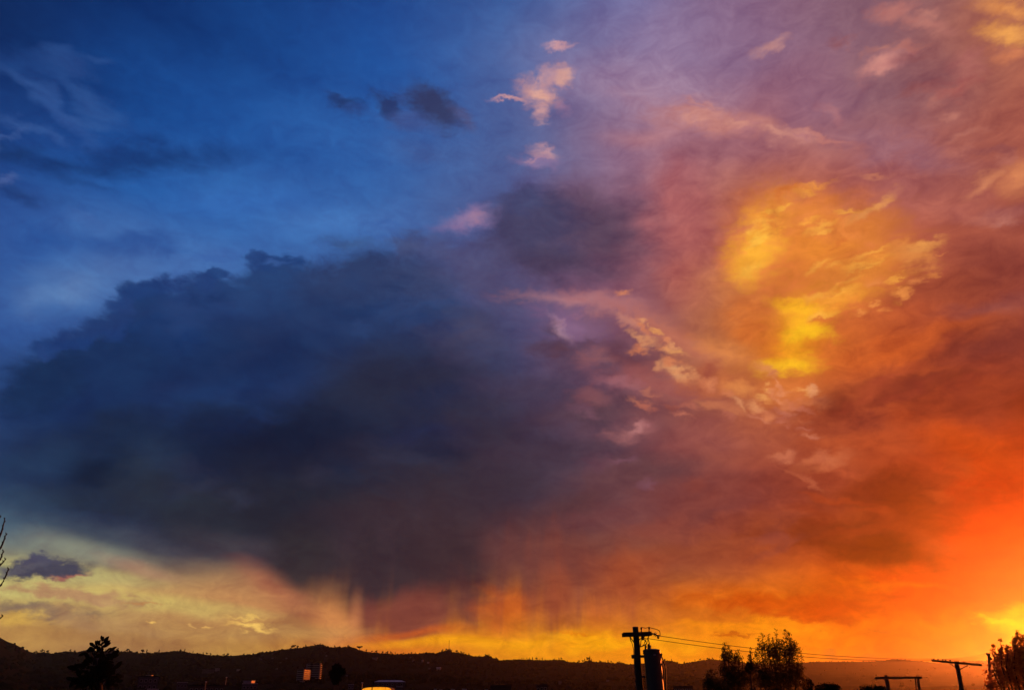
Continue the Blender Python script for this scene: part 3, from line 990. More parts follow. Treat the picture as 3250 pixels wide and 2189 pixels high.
# ------------------------------------------------------------------ woodland on the slopes (uncountable) and trees on the skyline
def blob(mb, c, rx, rz, rnd, n=6, m=4):
    verts = []
    ph = rnd.random() * 6
    for j in range(m + 1):
        th = math.pi * j / m
        for k in range(n):
            a = 2 * math.pi * k / n + ph
            q = 1 + rnd.uniform(-.28, .28)
            verts.append((c[0] + rx * math.sin(th) * math.cos(a) * q, c[1] + rx * math.sin(th) * math.sin(a) * q, c[2] + rz * math.cos(th) * q))
    faces = []
    for j in range(m):
        for k in range(n):
            faces.append((j * n + k, (j + 1) * n + k, (j + 1) * n + (k + 1) % n, j * n + (k + 1) % n))
    mb.add(verts, faces)


rnd = random.Random(11)
mb = MB()
for k in range(5200):
    x = rnd.uniform(-60, 3310)
    if x > 2200 and rnd.random() < (.65 if x < 2500 else .92):
        continue
    t = rnd.uniform(0.1, 1.0) ** 0.7
    p = slope_point(x, t)
    s = rnd.uniform(2.2, 5.0)
    blob(mb, (p.x, p.y, p.z + s * 0.4), s * rnd.uniform(.9, 1.7), s, rnd, 5, 3)
for k in range(1500):                                        # low scrub along the crest
    x = rnd.uniform(100, 3310)
    if x > 2500 and rnd.random() < .6:
        continue
    p = slope_point(x, rnd.uniform(.985, 1.0))
    s = rnd.uniform(1.2, 3.2)
    blob(mb, (p.x, p.y, p.z + s * .3), s * rnd.uniform(1, 1.8), s, rnd, 5, 3)
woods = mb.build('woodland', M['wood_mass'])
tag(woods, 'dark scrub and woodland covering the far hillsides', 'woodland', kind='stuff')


def small_tree(name, shape, rnd_):
    """unit-height tree: trunk and a lumpy crown"""
    root = empty(name, (0, 0, 0), 'x', 'tree')
    MB().tube([(0, 0, -.25), (0.01, 0, .3), (0.0, 0.01, .62)], [.07, .05, .03], 5).build('trunk', M['bark'], root)
    c = MB()
    for q in range(11 if shape != 'tall' else 9):
        if shape == 'round':
            z = rnd_.uniform(.4, .88)
            r_ = .3 * math.sin(math.pi * (z - .2) / .85)
            blob(c, (rnd_.uniform(-r_, r_), rnd_.uniform(-r_, r_), z), rnd_.uniform(.12, .2), rnd_.uniform(.1, .16), rnd_, 6, 4)
        elif shape == 'tall':
            z = .15 + .8 * q / 9
            blob(c, (rnd_.uniform(-.05, .05), rnd_.uniform(-.05, .05), z), rnd_.uniform(.09, .15) * (1.15 - z * .6), .12, rnd_, 6, 4)
        else:
            a = rnd_.uniform(0, 6.28)
            r_ = rnd_.uniform(.05, .5)
            blob(c, (r_ * math.cos(a), r_ * math.sin(a), .72 + rnd_.uniform(-.14, .14)), rnd_.uniform(.18, .28), .16, rnd_, 6, 4)
    c.build('crown', M['wood_mass'], root)
    return root


protos = {k: small_tree('skyline_tree', k, random.Random(3 + i)) for i, k in enumerate(('round', 'tall', 'flat'))}
SHAPES = {'round': 'small round-crowned dark tree', 'tall': 'small narrow upright dark tree', 'flat': 'small umbrella-shaped dark tree'}
ZONES = [(200, 'in the dip below the steep left shoulder'), (420, 'on the crest beside the big-leaved tree'), (640, 'on the low crest above the flat-roofed building'),
         (830, 'in the saddle left of the rounded summit'), (1010, 'on the left brow of the rounded summit'), (1150, 'on the right brow of the rounded summit'),
         (1330, 'on the crest between the rounded summit and the radio mast'), (1480, 'on the knoll around the radio mast'), (1600, 'on the falling crest right of the radio mast'),
         (1830, 'on the long level crest right of the radio mast'), (2010, 'on the crest just left of the transformer pole'), (2300, 'on the crest between transformer pole and feathery trees'),
         (4000, 'on the hazy crest right of the feathery trees')]
used = set()


def ridge_tree(x, px_h, kind):
    p = slope_point(x, 0.995)
    s = px_h * p.y / F_PX
    w = s * rnd.uniform(.9, 1.25)
    if kind not in used:
        used.add(kind)
        o = protos[kind]
        o.location = p
        o.scale = (w, w, s)
        o.rotation_euler = (0, 0, rnd.uniform(0, 6))
    else:
        o = copy_tree(protos[kind], p, rnd.uniform(0, 6), (w, w, s))
    zone = next(z for lim, z in ZONES if x < lim)
    o['label'] = SHAPES[kind] + ' ' + zone
    o['group'] = kind + ' trees ' + zone


for x, h_, k in [(115, 8, 'round'), (131, 11, 'round'), (140, 9, 'tall'), (150, 10, 'round'), (222, 7, 'round'), (236, 6, 'round'), (335, 8, 'tall'),
                 (361, 9, 'tall'), (371, 10, 'round'), (403, 10, 'round'), (410, 9, 'tall'), (434, 7, 'tall'), (452, 11, 'round'), (465, 12, 'tall'),
                 (504, 11, 'tall'), (573, 7, 'round'), (586, 9, 'tall'), (612, 9, 'tall'), (644, 8, 'tall'), (656, 8, 'round'), (668, 7, 'round'),
                 (709, 8, 'round'), (722, 9, 'round'), (773, 6, 'round'), (802, 5, 'tall'), (926, 9, 'round'), (933, 10, 'flat'), (944, 8, 'round'),
                 (970, 9, 'tall'), (998, 6, 'round'), (1017, 5, 'round'), (1062, 6, 'round'), (1078, 5, 'round'), (1104, 6, 'round'), (1141, 12, 'flat'),
                 (1162, 7, 'round'), (1180, 6, 'round'), (1194, 9, 'round'), (1214, 8, 'round'), (1228, 9, 'round'), (1241, 9, 'round'), (1254, 8, 'tall'),
                 (1280, 6, 'round'), (1306, 7, 'round'), (1318, 6, 'tall'), (1404, 8, 'round'), (1417, 8, 'round'), (1433, 6, 'round'), (1449, 9, 'round'),
                 (1464, 7, 'round'), (1472, 6, 'round'), (1488, 8, 'tall'), (1522, 6, 'tall'), (1541, 6, 'round'), (1552, 6, 'round'), (1575, 7, 'round'),
                 (1656, 7, 'tall'), (1661, 7, 'tall'), (1672, 8, 'tall'), (1680, 8, 'tall'), (1690, 9, 'tall'), (1703, 8, 'round'), (1721, 8, 'tall'),
                 (1760, 6, 'tall'), (1774, 8, 'tall'), (1782, 8, 'round'), (1800, 6, 'tall'), (1838, 7, 'round'), (1850, 7, 'round'), (1856, 10, 'tall'),
                 (1866, 11, 'round'), (1872, 14, 'tall'), (1878, 9, 'tall'), (1904, 6, 'round'), (1930, 9, 'tall'), (1940, 7, 'round'), (1966, 5, 'round'),
                 (2110, 6, 'round'), (2131, 8, 'tall'), (2150, 5, 'round'), (2172, 6, 'round'), (2206, 7, 'tall'), (2222, 6, 'round'), (2246, 7, 'round'), (2262, 6, 'round'),
                 (2600, 4, 'round'), (2640, 4, 'round'), (2780, 5, 'round'), (2860, 4, 'round')]:
    ridge_tree(x, h_, k)

# radio mast on the knoll
p0 = slope_point(1425, 0.995)
mast = empty('radio_mast', p0, 'thin radio mast with a small hut on the pointed knoll of the ridge', 'mast')
px = p0.y / F_PX
b = MB()
for dx, dy in ((-.9, -.9), (.9, -.9), (0, 1)):
    b.tube([p0 + Vector((dx * 1.5, dy * 1.5, -2)), p0 + Vector((dx * .5, dy * .5, 27 * px))], [.34, .22], 5)
for k in range(9):
    z = k * 3 * px
    s = 1.5 - k * .11
    b.tube([p0 + Vector((-.9 * s, -.9 * s, z)), p0 + Vector((.9 * s, -.9 * s, z + 1.5 * px)), p0 + Vector((0, s, z + 3 * px))], .12, 4)
b.build('lattice', M['iron'], mast)
MB().tube([p0 + Vector((0, 0, 26 * px)), p0 + Vector((0, 0, 30 * px))], [.2, .1], 5).build('antenna', M['iron'], mast)
MB().box(p0 + Vector((4, 0, 1.5)), (5, 4, 5)).build('hut', M['render_grey'], mast)


# ------------------------------------------------------------------ buildings
def facade_windows(parent, c, w, h, d, cols_, rows_, size, rot, name='window', sill=True, front=-1):
    """recessed-looking windows: frame stands proud of the wall, pane inside it"""
    for i in range(cols_):
        for j in range(rows_):
            lx = (i + .5) / cols_ * w - w / 2
            lz = (j + .5) / rows_ * h
            q = c + rot @ Vector((lx, front * d / 2, 0)) + Vector((0, 0, lz))
            n = rot @ Vector((0, front, 0))
            fr = MB()
            for sx in (-1, 1):
                fr.box(q + rot @ Vector((sx * size[0] / 2, 0, 0)) + n * .05, (.14, .16, size[1] + .14), rot)
            fr.box(q + Vector((0, 0, size[1] / 2)) + n * .05, (size[0], .16, .14), rot)
            fr.box(q - Vector((0, 0, size[1] / 2)) + n * .08, (size[0] + .3, .24, .14), rot)
            f = fr.build(name, M['slab'], parent)
            MB().box(q + n * .02, (size[0] - .14, .05, size[1] - .14), rot).build('pane', M['glass_dark'], f)


def block(name, x0, x1, ytop, dist, label, depth=9.0, turn=0.0, wall='render_grey', roof='roof_dark', cols_=4, rows_=2, z0=None, parapet=.5,
          group=None, cat='building', gable=0.0, win=(1.1, 1.2), ybase=None):
    """building whose roof line spans photograph columns x0..x1 at height ytop, a given distance away"""
    if ybase:                                                # stands on the slope where this pixel row meets it
        g = hill_hit((x0 + x1) / 2, ybase)
        dist, z0 = g.y, g.z - 1.5
    a, b_ = at(x0, ytop, dist), at(x1, ytop, dist)
    ztop = a.z
    c = (a + b_) / 2
    w = (b_ - a).length
    rot = Matrix.Rotation(turn - math.atan2(c.x, c.y), 3, 'Z')   # the front looks down towards the street
    zb = -.3 if z0 is None else z0
    base = Vector((c.x, c.y + depth / 2, zb))
    root = empty(name, base, label, cat, group)
    h = ztop - zb
    MB().box(base + Vector((0, 0, (h - parapet) / 2)), (w, depth, h - parapet), rot).build('wall', M[wall], root)
    r_ = MB()
    zt = base.z + h - parapet
    if gable:
        hw, hd = w / 2 + .3, depth / 2 + .3
        pts = [base + rot @ Vector((sx * hw, sy * hd, 0)) + Vector((0, 0, zt - base.z + .003)) for sx, sy in ((-1, -1), (1, -1), (1, 1), (-1, 1))]
        pts += [base + rot @ Vector((sx * hw * (1 - .3), 0, 0)) + Vector((0, 0, zt - base.z + gable)) for sx in (-1, 1)]
        r_.add(pts, [(0, 1, 5, 4), (2, 3, 4, 5), (1, 2, 5), (3, 0, 4), (3, 2, 1, 0)])
    else:
        r_.box(Vector((base.x, base.y, zt + .15)), (w + .3, depth + .3, .3), rot)
        for sx in (-1, 1):
            r_.box(base + rot @ Vector((sx * (w / 2 + .02), 0, 0)) + Vector((0, 0, zt - base.z + .3 + (parapet - .3) / 2)), (.2, depth + .34, max(parapet - .3, .1)), rot)
        r_.box(base + rot @ Vector((0, -(depth / 2 + .02), 0)) + Vector((0, 0, zt - base.z + .3 + (parapet - .3) / 2)), (w - .16, .2, max(parapet - .3, .1)), rot)
    r_.build('roof', M[roof], root)
    if cols_:
        vis = min(h - parapet - .6, rows_ * 3.0)
        facade_windows(root, Vector((base.x, base.y, zt - vis)), w * .92, vis - .3, depth, cols_, rows_, win, rot)
    return root, base, zt, w, rot


# the two tower blocks
def tower(x0, ytop, dist, wx, depth, label, lit_wall, side_wall, floors, turn, core=None):
    """tower whose near left corner stands in photograph column x0"""
    a = at(x0, ytop, dist)
    z0 = hill_hit(x0, 2189).z - 14
    rot = Matrix.Rotation(turn, 3, 'Z')
    base = Vector((a.x, a.y, z0)) - rot @ Vector((-wx / 2, -depth / 2, 0))
    root = empty('tower_block', base, label, 'building')
    h = a.z - z0
    MB().box(base + Vector((0, 0, h / 2)), (wx, depth, h), rot).build('wall', M[side_wall], root)
    MB().box(base + Vector((0, 0, h + .5)), (wx * .96, depth * .96, 1.0), rot).build('roof', M['roof_dark'], root)
    fh = h / floors
    for k in range(floors):
        z = base.z + k * fh
        for side, n in ((0, Vector((0, -1, 0))), (1, Vector((1, 0, 0)))):
            ww = wx if side == 0 else depth
            off = (depth if side == 0 else wx) / 2
            q = base + rot @ (n * (off + .01)) + Vector((0, 0, k * fh + fh * .62))
            size = (ww * .84, .3, fh * .42) if side == 0 else (.3, ww * .84, fh * .42)
            wd = MB().box(q, size, rot).build('window_band', M['glass_dark'], root)
            q2 = base + rot @ (n * (off + .45)) + Vector((0, 0, k * fh + .3))
            size2 = (ww * .97, 1.2, .55) if side == 0 else (1.2, ww * .97, .55)
            MB().box(q2, size2, rot).build('balcony_slab', M[lit_wall], root)
    if core:
        q = base + rot @ Vector((core * wx, -(depth / 2) - .35, 0)) + Vector((0, 0, h / 2))
        MB().box(q, (wx * .16, .9, h + 1.6), rot).build('stair_shaft', M['glass_dark'], root)
    return root


tower(944, 2124, 1400, 11.5, 27, 'shorter tower block with one sunlit face of pale floor bands', 'slab', 'render_pale', 15, R(-10))
tower(973, 2105, 1520, 25.0, 13, 'taller dark slab tower with a stair shaft and a thin sunlit end wall', 'slab', 'render_pale', 19, R(0), core=-.12)

block('flat_roofed_building', 427, 486, 2143, 420, 'flat-roofed grey building behind the big-leaved tree, with a sunlit roof box', 12, 0, 'render_grey', 'roof_dark', 4, 2)
rb = at(475, 2141, 424)
pent = empty('roof_box', Vector((rb.x, rb.y, rb.z - 1.3)), 'small sunlit cream box standing on the flat grey roof', 'roof box')
MB().box(rb - Vector((0, 0, .75)), (2.6, 2.2, 1.3)).build('box', M['paint'], pent)
MB().box(rb - Vector((0, 0, .05)), (2.9, 2.5, .14)).build('cap', M['roof_pale'], pent)

block('low_hall', 556, 587, 2163, 520, 'low hall with a pale metal roof edge left of the brown terrace', 8, 0, 'render_grey', 'roof_pale', 3, 1)
block('terrace_house', 589, 703, 2172, 380, 'long brown rendered terrace with a flat dark roof', 9, 0, 'render_brown', 'roof_dark', 7, 1)
bl, bb, zt, w_, rot_ = block('stepped_pavilion', 762, 809, 2166, 450, 'pavilion with a stepped pale roof right of the long brown terrace', 9, 0, 'render_grey', 'roof_pale', 4, 1)
MB().box(Vector((bb.x - .6, bb.y, zt + 1.0)), (w_ * .55, 6, 1.1)).build('roof_lantern', M['roof_pale'], bl)
MB().box(Vector((bb.x - .6, bb.y, zt + 1.64)), (w_ * .62, 6.5, .16)).build('lantern_cap', M['roof_pale'], bl)
block('grey_shed', 641, 676, 2122, 1150, 'grey shed on the lower slope left of the pale cube house', 12, 0, 'render_grey', 'roof_dark', 3, 1, ybase=2137)
block('cube_house', 682, 696, 2119, 1180, 'pale cube-shaped house on the lower slope beside the grey shed', 7, 0, 'render_pale', 'roof_pale', 2, 1, ybase=2129)
block('hill_house', 751, 762, 2122, 1180, 'small pale house with a hipped roof on the lower slope', 7, .2, 'render_pale', 'roof_dark', 2, 1, ybase=2129, gable=1.6)
block('garden_wall_house', 797, 817, 2136, 1000, 'low dim house on the slope above the stepped pavilion', 8, 0, 'render_grey', 'roof_dark', 2, 1, ybase=2142)
block('yard_store', 458, 490, 2184, 300, 'low pale-roofed store below the flat-roofed grey building', 6, 0, 'render_grey', 'roof_pale', 2, 1)
block('yard_office', 424, 447, 2180, 310, 'narrow grey office block left of the low pale-roofed store', 6, 0, 'render_grey', 'roof_dark', 2, 1)
block('long_roof_hall', 1185, 1282, 2160, 600, 'long brown hall with a pale ridge line behind the glowing arched glasshouse', 14, 0, 'render_brown', 'roof_pale', 6, 1, gable=1.2)
block('strip_roof_house', 1102, 1120, 2169, 560, 'small house with a pale eave to the right of the round dark tree', 7, 0, 'render_grey', 'roof_pale', 2, 1)
block('lean_to', 1256, 1276, 2176, 480, 'lean-to with a thin pale roof edge right of the glowing glasshouse', 6, 0, 'render_brown', 'roof_pale', 2, 1)
block('warehouse', 1556, 1622, 2172, 420, 'dark windowless warehouse near the foot of the ridge', 14, 0, 'roof_dark', 'roof_dark', 0, 1)
block('plant_room', 1714, 1738, 2169, 430, 'dark box-shaped plant room standing beside the warehouse row', 8, 0, 'roof_dark', 'roof_dark', 2, 1)
block('plant_annex', 1704, 1713, 2171, 428, 'slim dark annex against the plant room', 6, 0, 'roof_dark', 'roof_dark', 1, 1)
block('far_depot', 2143, 2204, 2175, 460, 'low dark depot roof between the utility pole and the feathery trees', 12, 0, 'roof_dark', 'roof_dark', 5, 1)
for i, (x0, x1, y_) in enumerate(((1376, 1384, 2184), (1392, 1402, 2186), (1430, 1442, 2185), (1466, 1480, 2184), (1538, 1548, 2186))):
    block('row_house', x0, x1, y_, 360, ['end house of the tiny pale-roofed houses in a row, farthest from the warehouse', 'second tiny pale-roofed house of the row, next to the first', 'middle tiny pale-roofed house of the spaced row', 'tiny pale-roofed house between the middle one and the warehouse end', 'last tiny pale-roofed house of the row, against the dark warehouse'][i], 5, 0, 'render_pale', 'roof_pale', 1, 1,
          group='tiny houses at the foot of the hill', win=(.6, .7))

# houses scattered on the hill
for i, (x, y, w_px, pale, lab) in enumerate((
        (1394, 2126, 13, 1, 'broad pale house alone on the dark slope below the radio mast'), (1342, 2098, 4, 1, 'tiny pale house high on the slope left of the radio mast'),
        (1360, 2106, 3, 1, 'tiny pale house just below the highest pale house'), (1191, 2095, 15, 0, 'long dim house high on the slope right of the rounded summit'),
        (912, 2091, 5, 0, 'small dim house high above the tower blocks'), (896, 2106, 5, 0, 'small dim house left of the tower blocks, half way up'),
        (867, 2090, 4, 0, 'tiny dim house on the left flank of the rounded summit'), (1303, 2088, 4, 0, 'tiny dim house close under the crest left of the mast'),
        (1364, 2124, 7, 0, 'dim house left of the broad pale house'), (1312, 2097, 6, 0, 'dim house above and left of the tiny pale houses'),
        (830, 2093, 6, 0, 'dim house at the foot of the rounded summit, left flank'), (885, 2124, 6, 0, 'dim house low on the slope, close left of the tower blocks'),
        (1776, 2168, 4, 0, 'tiny dim house right of the dark plant room'), (1926, 2162, 8, 0, 'dim house low on the slope left of the transformer pole'),
        (1797, 2163, 4, 0, 'tiny dim house a little above its neighbour right of the plant room'), (1038, 2082, 3, 0, 'tiny dim house under the top of the rounded summit'),
        (1110, 2150, 5, 0, 'small dim house above the pale-eaved house right of the lobed tree'))):
    p = hill_hit(x, y)
    w = max(w_px * p.y / F_PX, 6.0)
    root = empty('hillside_house', p, lab, 'house', 'houses scattered over the hillside')
    hh = max(w * .45, 4)
    MB().box(p + Vector((0, 0, hh / 2 - 1)), (w, w * .6, hh + 2)).build('wall', M['render_pale' if pale else 'render_grey'], root)
    hw, hd, z = w / 2 + .4, w * .3 + .4, hh + .003
    MB().add([p + Vector(v) for v in ((-hw, -hd, z), (hw, -hd, z), (hw, hd, z), (-hw, hd, z), (-hw, 0, z + w * .18), (hw, 0, z + w * .18))],
             [(0, 1, 5, 4), (2, 3, 4, 5), (1, 2, 5), (3, 0, 4), (3, 2, 1, 0)]).build('roof', M['roof_pale' if pale else 'roof_dark'], root)
    if w_px >= 7:
        facade_windows(root, p + Vector((0, 0, hh * .2)), w * .9, hh * .7, w * .6, 3, 1, (w * .1, hh * .3), Matrix.Identity(3))

# arched glasshouse, its orange glow put in as emission of the front panes
gd = 260.0
ctr = at(1196, 2178, gd)
gh = empty('arched_glasshouse', Vector((ctr.x, ctr.y, -.2)), 'arched glasshouse with front panes made to emit orange, below the dark hill', 'glasshouse')
u = gd / F_PX
prof = [(-44, -16), (-43, -8), (-40, -4.5), (-35, -2.5), (-28, -1.4), (-14, -.5), (0, 0), (14, .2), (28, -.6), (36, -1.8), (40.5, -4), (43, -8), (43.5, -16)]
prof = [(ctr.x + a * u, ctr.z + b_ * u) for a, b_ in prof]
MB().box((ctr.x, ctr.y + 4, (ctr.z - 1.8) / 2 - .1), (88 * u, 8, ctr.z - 1.8)).build('base_wall', M['render_brown'], gh)
nb = len(prof)
for k in range(nb - 1):                                      # arched roof panes, one by one
    (xa, za), (xb, zb) = prof[k], prof[k + 1]
    MB().add([(xa + .02, ctr.y + .02, za), (xb - .02, ctr.y + .02, zb), (xb - .02, ctr.y + 8, zb), (xa + .02, ctr.y + 8, za),
              (xa + .02, ctr.y + .02, za - .05), (xb - .02, ctr.y + .02, zb - .05), (xb - .02, ctr.y + 8, zb - .05), (xa + .02, ctr.y + 8, za - .05)],
             [(0, 1, 2, 3), (7, 6, 5, 4), (0, 4, 5, 1), (1, 5, 6, 2), (2, 6, 7, 3), (3, 7, 4, 0)]).build('roof_panel', M['roof_dark'], gh)
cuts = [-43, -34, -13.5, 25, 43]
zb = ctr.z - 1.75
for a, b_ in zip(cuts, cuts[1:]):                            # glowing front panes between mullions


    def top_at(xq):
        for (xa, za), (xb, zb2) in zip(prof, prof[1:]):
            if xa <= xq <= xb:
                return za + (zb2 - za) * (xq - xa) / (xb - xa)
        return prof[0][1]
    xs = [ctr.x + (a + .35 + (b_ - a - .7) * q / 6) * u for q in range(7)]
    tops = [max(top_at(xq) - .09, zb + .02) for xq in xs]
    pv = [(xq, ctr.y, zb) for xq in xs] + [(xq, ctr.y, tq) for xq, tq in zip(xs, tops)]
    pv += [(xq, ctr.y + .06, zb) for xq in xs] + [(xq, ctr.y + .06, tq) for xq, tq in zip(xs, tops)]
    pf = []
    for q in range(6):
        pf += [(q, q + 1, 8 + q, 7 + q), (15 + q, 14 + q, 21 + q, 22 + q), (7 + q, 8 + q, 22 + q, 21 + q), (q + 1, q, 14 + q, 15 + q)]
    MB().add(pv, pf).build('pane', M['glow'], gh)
for a in cuts[1:-1]:
    MB().box((ctr.x + a * u, ctr.y - .02, (zb + top_at(ctr.x + a * u)) / 2), (.075 if a != -13.5 else .3, .12, top_at(ctr.x + a * u) - zb)).build('mullion', M['iron'], gh)

# lamp posts
for x, y0, y1, dist, lab in ((654, 2161, 2178, 370, 'pale lamp post rising behind the long brown terrace'),
                             (719, 2147, 2170, 390, 'taller pale lamp post standing right of the long brown terrace'),
                             (1150, 2164, 2180, 330, 'short lamp post with a bright head left of the glowing glasshouse')):
    a = at(x, y0, dist)
    root = empty('lamp_post', Vector((a.x, a.y, -.2)), lab, 'lamp post')
    MB().tube([(a.x, a.y, -.2), (a.x, a.y, a.z - .1)], [.16, .1], 8).build('post', M['steel'], root)
    MB().lathe(a + Vector((0, 0, -.35)), a + Vector((0, 0, .05)), [(0, .12), (.3, .42), (.7, .38), (1, .1)], 10).build('lamp_head', M['paint'], root)


# ------------------------------------------------------------------ utility pole with transformer
PD = 37.0


def P(x, y, dy=0.0, d=PD):
    p = at(x, y, d)
    return Vector((p.x, p.y + dy, p.z))


def insulator(a, b_, r, parent, mat='porcelain', name='insulator'):
    prof = [(0, r * .35), (.08, r * .4), (.18, r * .95), (.32, r), (.36, r * .6), (.46, r * .6), (.52, r * 1.0), (.68, r * 1.05), (.74, r * .6), (.84, r * .75), (.95, r * .6), (1, r * .2)]
    return MB().lathe(a, b_, prof).build(name, M[mat], parent, smooth=True)


top, low = P(2016.5, 1989), P(2031, 2189)
slope = (low - top) / (low.z - top.z)
foot = top + slope * (-.4 - top.z)
pole = empty('utility_pole', Vector((foot.x, foot.y, 0)), 'dark wooden utility pole with a cross arm and a big transformer tank', 'utility pole')
pts, rad = [], []
for k in range(15):
    t = k / 14
    q = top.lerp(foot, t)
    pts.append(q + Vector((.012 * math.sin(k * 2.1), .01 * math.cos(k * 1.7), 0)))
    rad.append(.128 + .075 * min(1, t * 1.6))
MB().tube(pts, rad, 16).build('shaft', M['wood'], pole, smooth=True)
MB().lathe(top + Vector((0, 0, -.03)), top + Vector((0, 0, .02)), [(0, .135), (.6, .135), (1, .09)], 16).build('pole_cap', M['iron'], pole)
arm = MB()
arm.beam(P(1976, 2013.5, -.2), P(2065.5, 2010.5, -.2), .12, .172)
arm = arm.build('cross_arm', M['arm'], pole)
MB().beam(P(1976, 2013.5, .2), P(2064, 2010.5, .2), .11, .16).build('cross_arm', M['arm'], pole)
for x in (1974, 2067):
    MB().tube([P(x - 2, 2012, -.2), P(x + 2, 2012, -.2)], .035, 8).build('arm_bolt', M['iron'], pole)
for xa, ya, xb, yb in ((1996, 2019, 2011, 2038), (2048, 2016, 2020, 2034)):
    MB().beam(P(xa, ya, -.17), P(xb, yb, -.15), .012, .045).build('arm_brace', M['iron'], pole)
for x, y0, y1 in ((2033.5, 1990, 2006), (2058, 1989, 2005)):
    MB().tube([P(x, y1 + 2, -.2), P(x, y0 + 6, -.2)], [.035, .022], 8).build('insulator_pin', M['iron'], pole)
    insulator(P(x, y0 + 8.5, -.2), P(x, y0, -.2), .052, pole)
# strain insulators off the arm's right end
MB().tube([P(2065, 2009.5, -.2), P(2074, 2012, -.2)], .03, 8).build('strain_link', M['iron'], pole)
for x, y in ((2075, 2012), (2080, 2014)):
    MB().lathe(P(x - 2.6, y - 1, -.2), P(x + 2.6, y + 1.4, -.2), [(0, .03), (.3, .05), (.5, .095), (.62, .1), (.7, .05), (1, .03)]).build('strain_disc', M['porcelain'], pole, smooth=True)
MB().tube([P(2082, 2014.6, -.2), P(2093, 2018, -.2)], [.025, .03], 8).build('strain_clamp', M['iron'], pole)
MB().tube([P(2082, 2016, -.2), P(2086, 2021, -.2)], .022, 6).build('arrester_link', M['iron'], pole)
insulator(P(2085, 2018.5, -.2), P(2088, 2027, -.2), .06, pole, name='arrester')
# jumper over the two pins
MB().tube([P(2033.5, 1990.5, -.2), P(2046, 1993, -.2), P(2058, 1990.5, -.2), P(2068, 1994, -.2), P(2077, 1995.6, -.2), P(2085, 1998.4, -.2), P(2090.5, 2002, -.2), P(2092.4, 2008, -.2), P(2092.6, 2017, -.2)], .016, 6).build('jumper_wire', M['cable'], pole)
# fuse cut-out below the arm and the loops to the transformer
MB().box(P(2036, 2025, -.28), (.10, .10, .16)).build('cutout_bracket', M['iron'], pole)
insulator(P(2036, 2018, -.3), P(2034, 2032, -.3), .05, pole, name='cutout')
loops = [
    [(2036, 2019), (2042, 2025), (2047, 2028), (2052, 2026), (2055, 2018)],
    [(2055, 2017), (2054, 2030), (2050, 2039), (2047, 2046)],
    [(2052, 2027), (2056, 2033), (2058, 2041), (2058, 2048)],
    [(2047, 2030), (2044, 2038), (2041, 2046), (2034, 2051), (2029, 2052)],
    [(2048, 2043), (2043, 2047), (2035, 2051), (2029, 2052.5)],
    [(2033, 2030), (2032, 2042), (2030.5, 2051)],
    [(2040, 2024), (2046, 2032), (2050, 2036)],
]
for k, lp in enumerate(loops):
    MB().tube([P(x, y, -.3 + .03 * k) for x, y in lp], .021, 6).build('lead_cable', M['cable'], pole)
MB().tube([P(2001, 2020, -.05), P(1999.5, 2026, -.05), P(2002, 2034, -.05), P(2005, 2036, -.05)], .02, 6).build('ground_loop', M['cable'], pole)
MB().tube([P(2004, 2035, -.05), P(2007, 2046, -.05), P(2010, 2060, -.08), P(2011, 2090, -.1), P(2016, 2189, -.12)], .014, 6).build('ground_wire', M['cable'], pole)
MB().tube([P(2004.5, 2082.5), P(2016, 2082)], .085, 10).build('pole_bolt', M['iron'], pole)
MB().lathe(P(2019, 2088), P(2019.3, 2078), [(0, .16), (1, .16)], 16).build('pole_band', M['iron'], pole)

# transformer tank hung on the pole
tx, tw = 2067.5, 24.6 * PD / F_PX
cz_top, cz_bot = P(tx, 2064).z, P(tx, 2064).z - 2.02
tc_ = P(tx, 2064)
tc_.y -= .1
tank_foot = Vector((tc_.x + .055, tc_.y, cz_bot))
tank_top = Vector((tc_.x, tc_.y, cz_top))
trf = empty('transformer', tank_foot, 'tall grey cylindrical transformer tank hung beside the wooden utility pole', 'transformer')
MB().lathe(tank_foot, tank_top, [(0, tw * .9), (.012, tw * .985), (.03, tw), (.93, tw), (.94, tw * 1.02), (.955, tw * 1.02), (.96, tw), (1, tw)], 40).build('tank', M['tank'], trf, smooth=False)
MB().lathe(tank_top + Vector((0, 0, -.005)), tank_top + Vector((0, 0, .075)), [(0, tw * 1.045), (.45, tw * 1.045), (.6, tw * .96), (1, tw * .6)], 40).build('lid', M['tank'], trf)
for x, y0, y1, mt in ((2048, 2046, 2064, 'porcelain'), (2057, 2042, 2062, 'porcelain'), (2062, 2046, 2062, 'glaze')):
    a, b_ = P(x, y1, -.1), P(x, y0, -.1)
    prof = [(0, .06)]
    for q in range(5):
        t = .08 + q * .17
        prof += [(t, .035), (t + .03, .062), (t + .08, .058), (t + .1, .034)]
    prof += [(.95, .03), (1, .018)]
    MB().lathe(a, b_, prof, 12).build('bushing', M[mt], trf, smooth=True)
for y in (2082, 2146):
    MB().beam(P(2024, y, -.05), P(2046, y, -.05), .1, .105 if y < 2100 else .08).build('mount_bracket', M['iron'], trf)
for x, y in ((2041, 2066), (2092, 2067), (2041.5, 2072)):
    MB().lathe(P(x - 2, y, -.1), P(x + 2, y, -.1), [(0, .02), (.2, .05), (.8, .05), (1, .02)], 10).build('lid_clamp', M['iron'], trf)
MB().tube([P(2090, 2077, -.12), P(2100, 2075, -.12)], .045, 10).build('low_voltage_bushing', M['porcelain'], trf)
MB().box(P(2072, 2078, -.1) + Vector((0, -tw + .004, 0)), (.10, .016, .07)).build('rating_plate', M['steel'], trf)
MB().tube([P(2095.2, 2078, -.05), P(2096.2, 2110, -.05), P(2097.6, 2150, -.05), P(2098.6, 2171, -.05)], .040, 12).build('conduit', M['glaze'], trf, smooth=True)
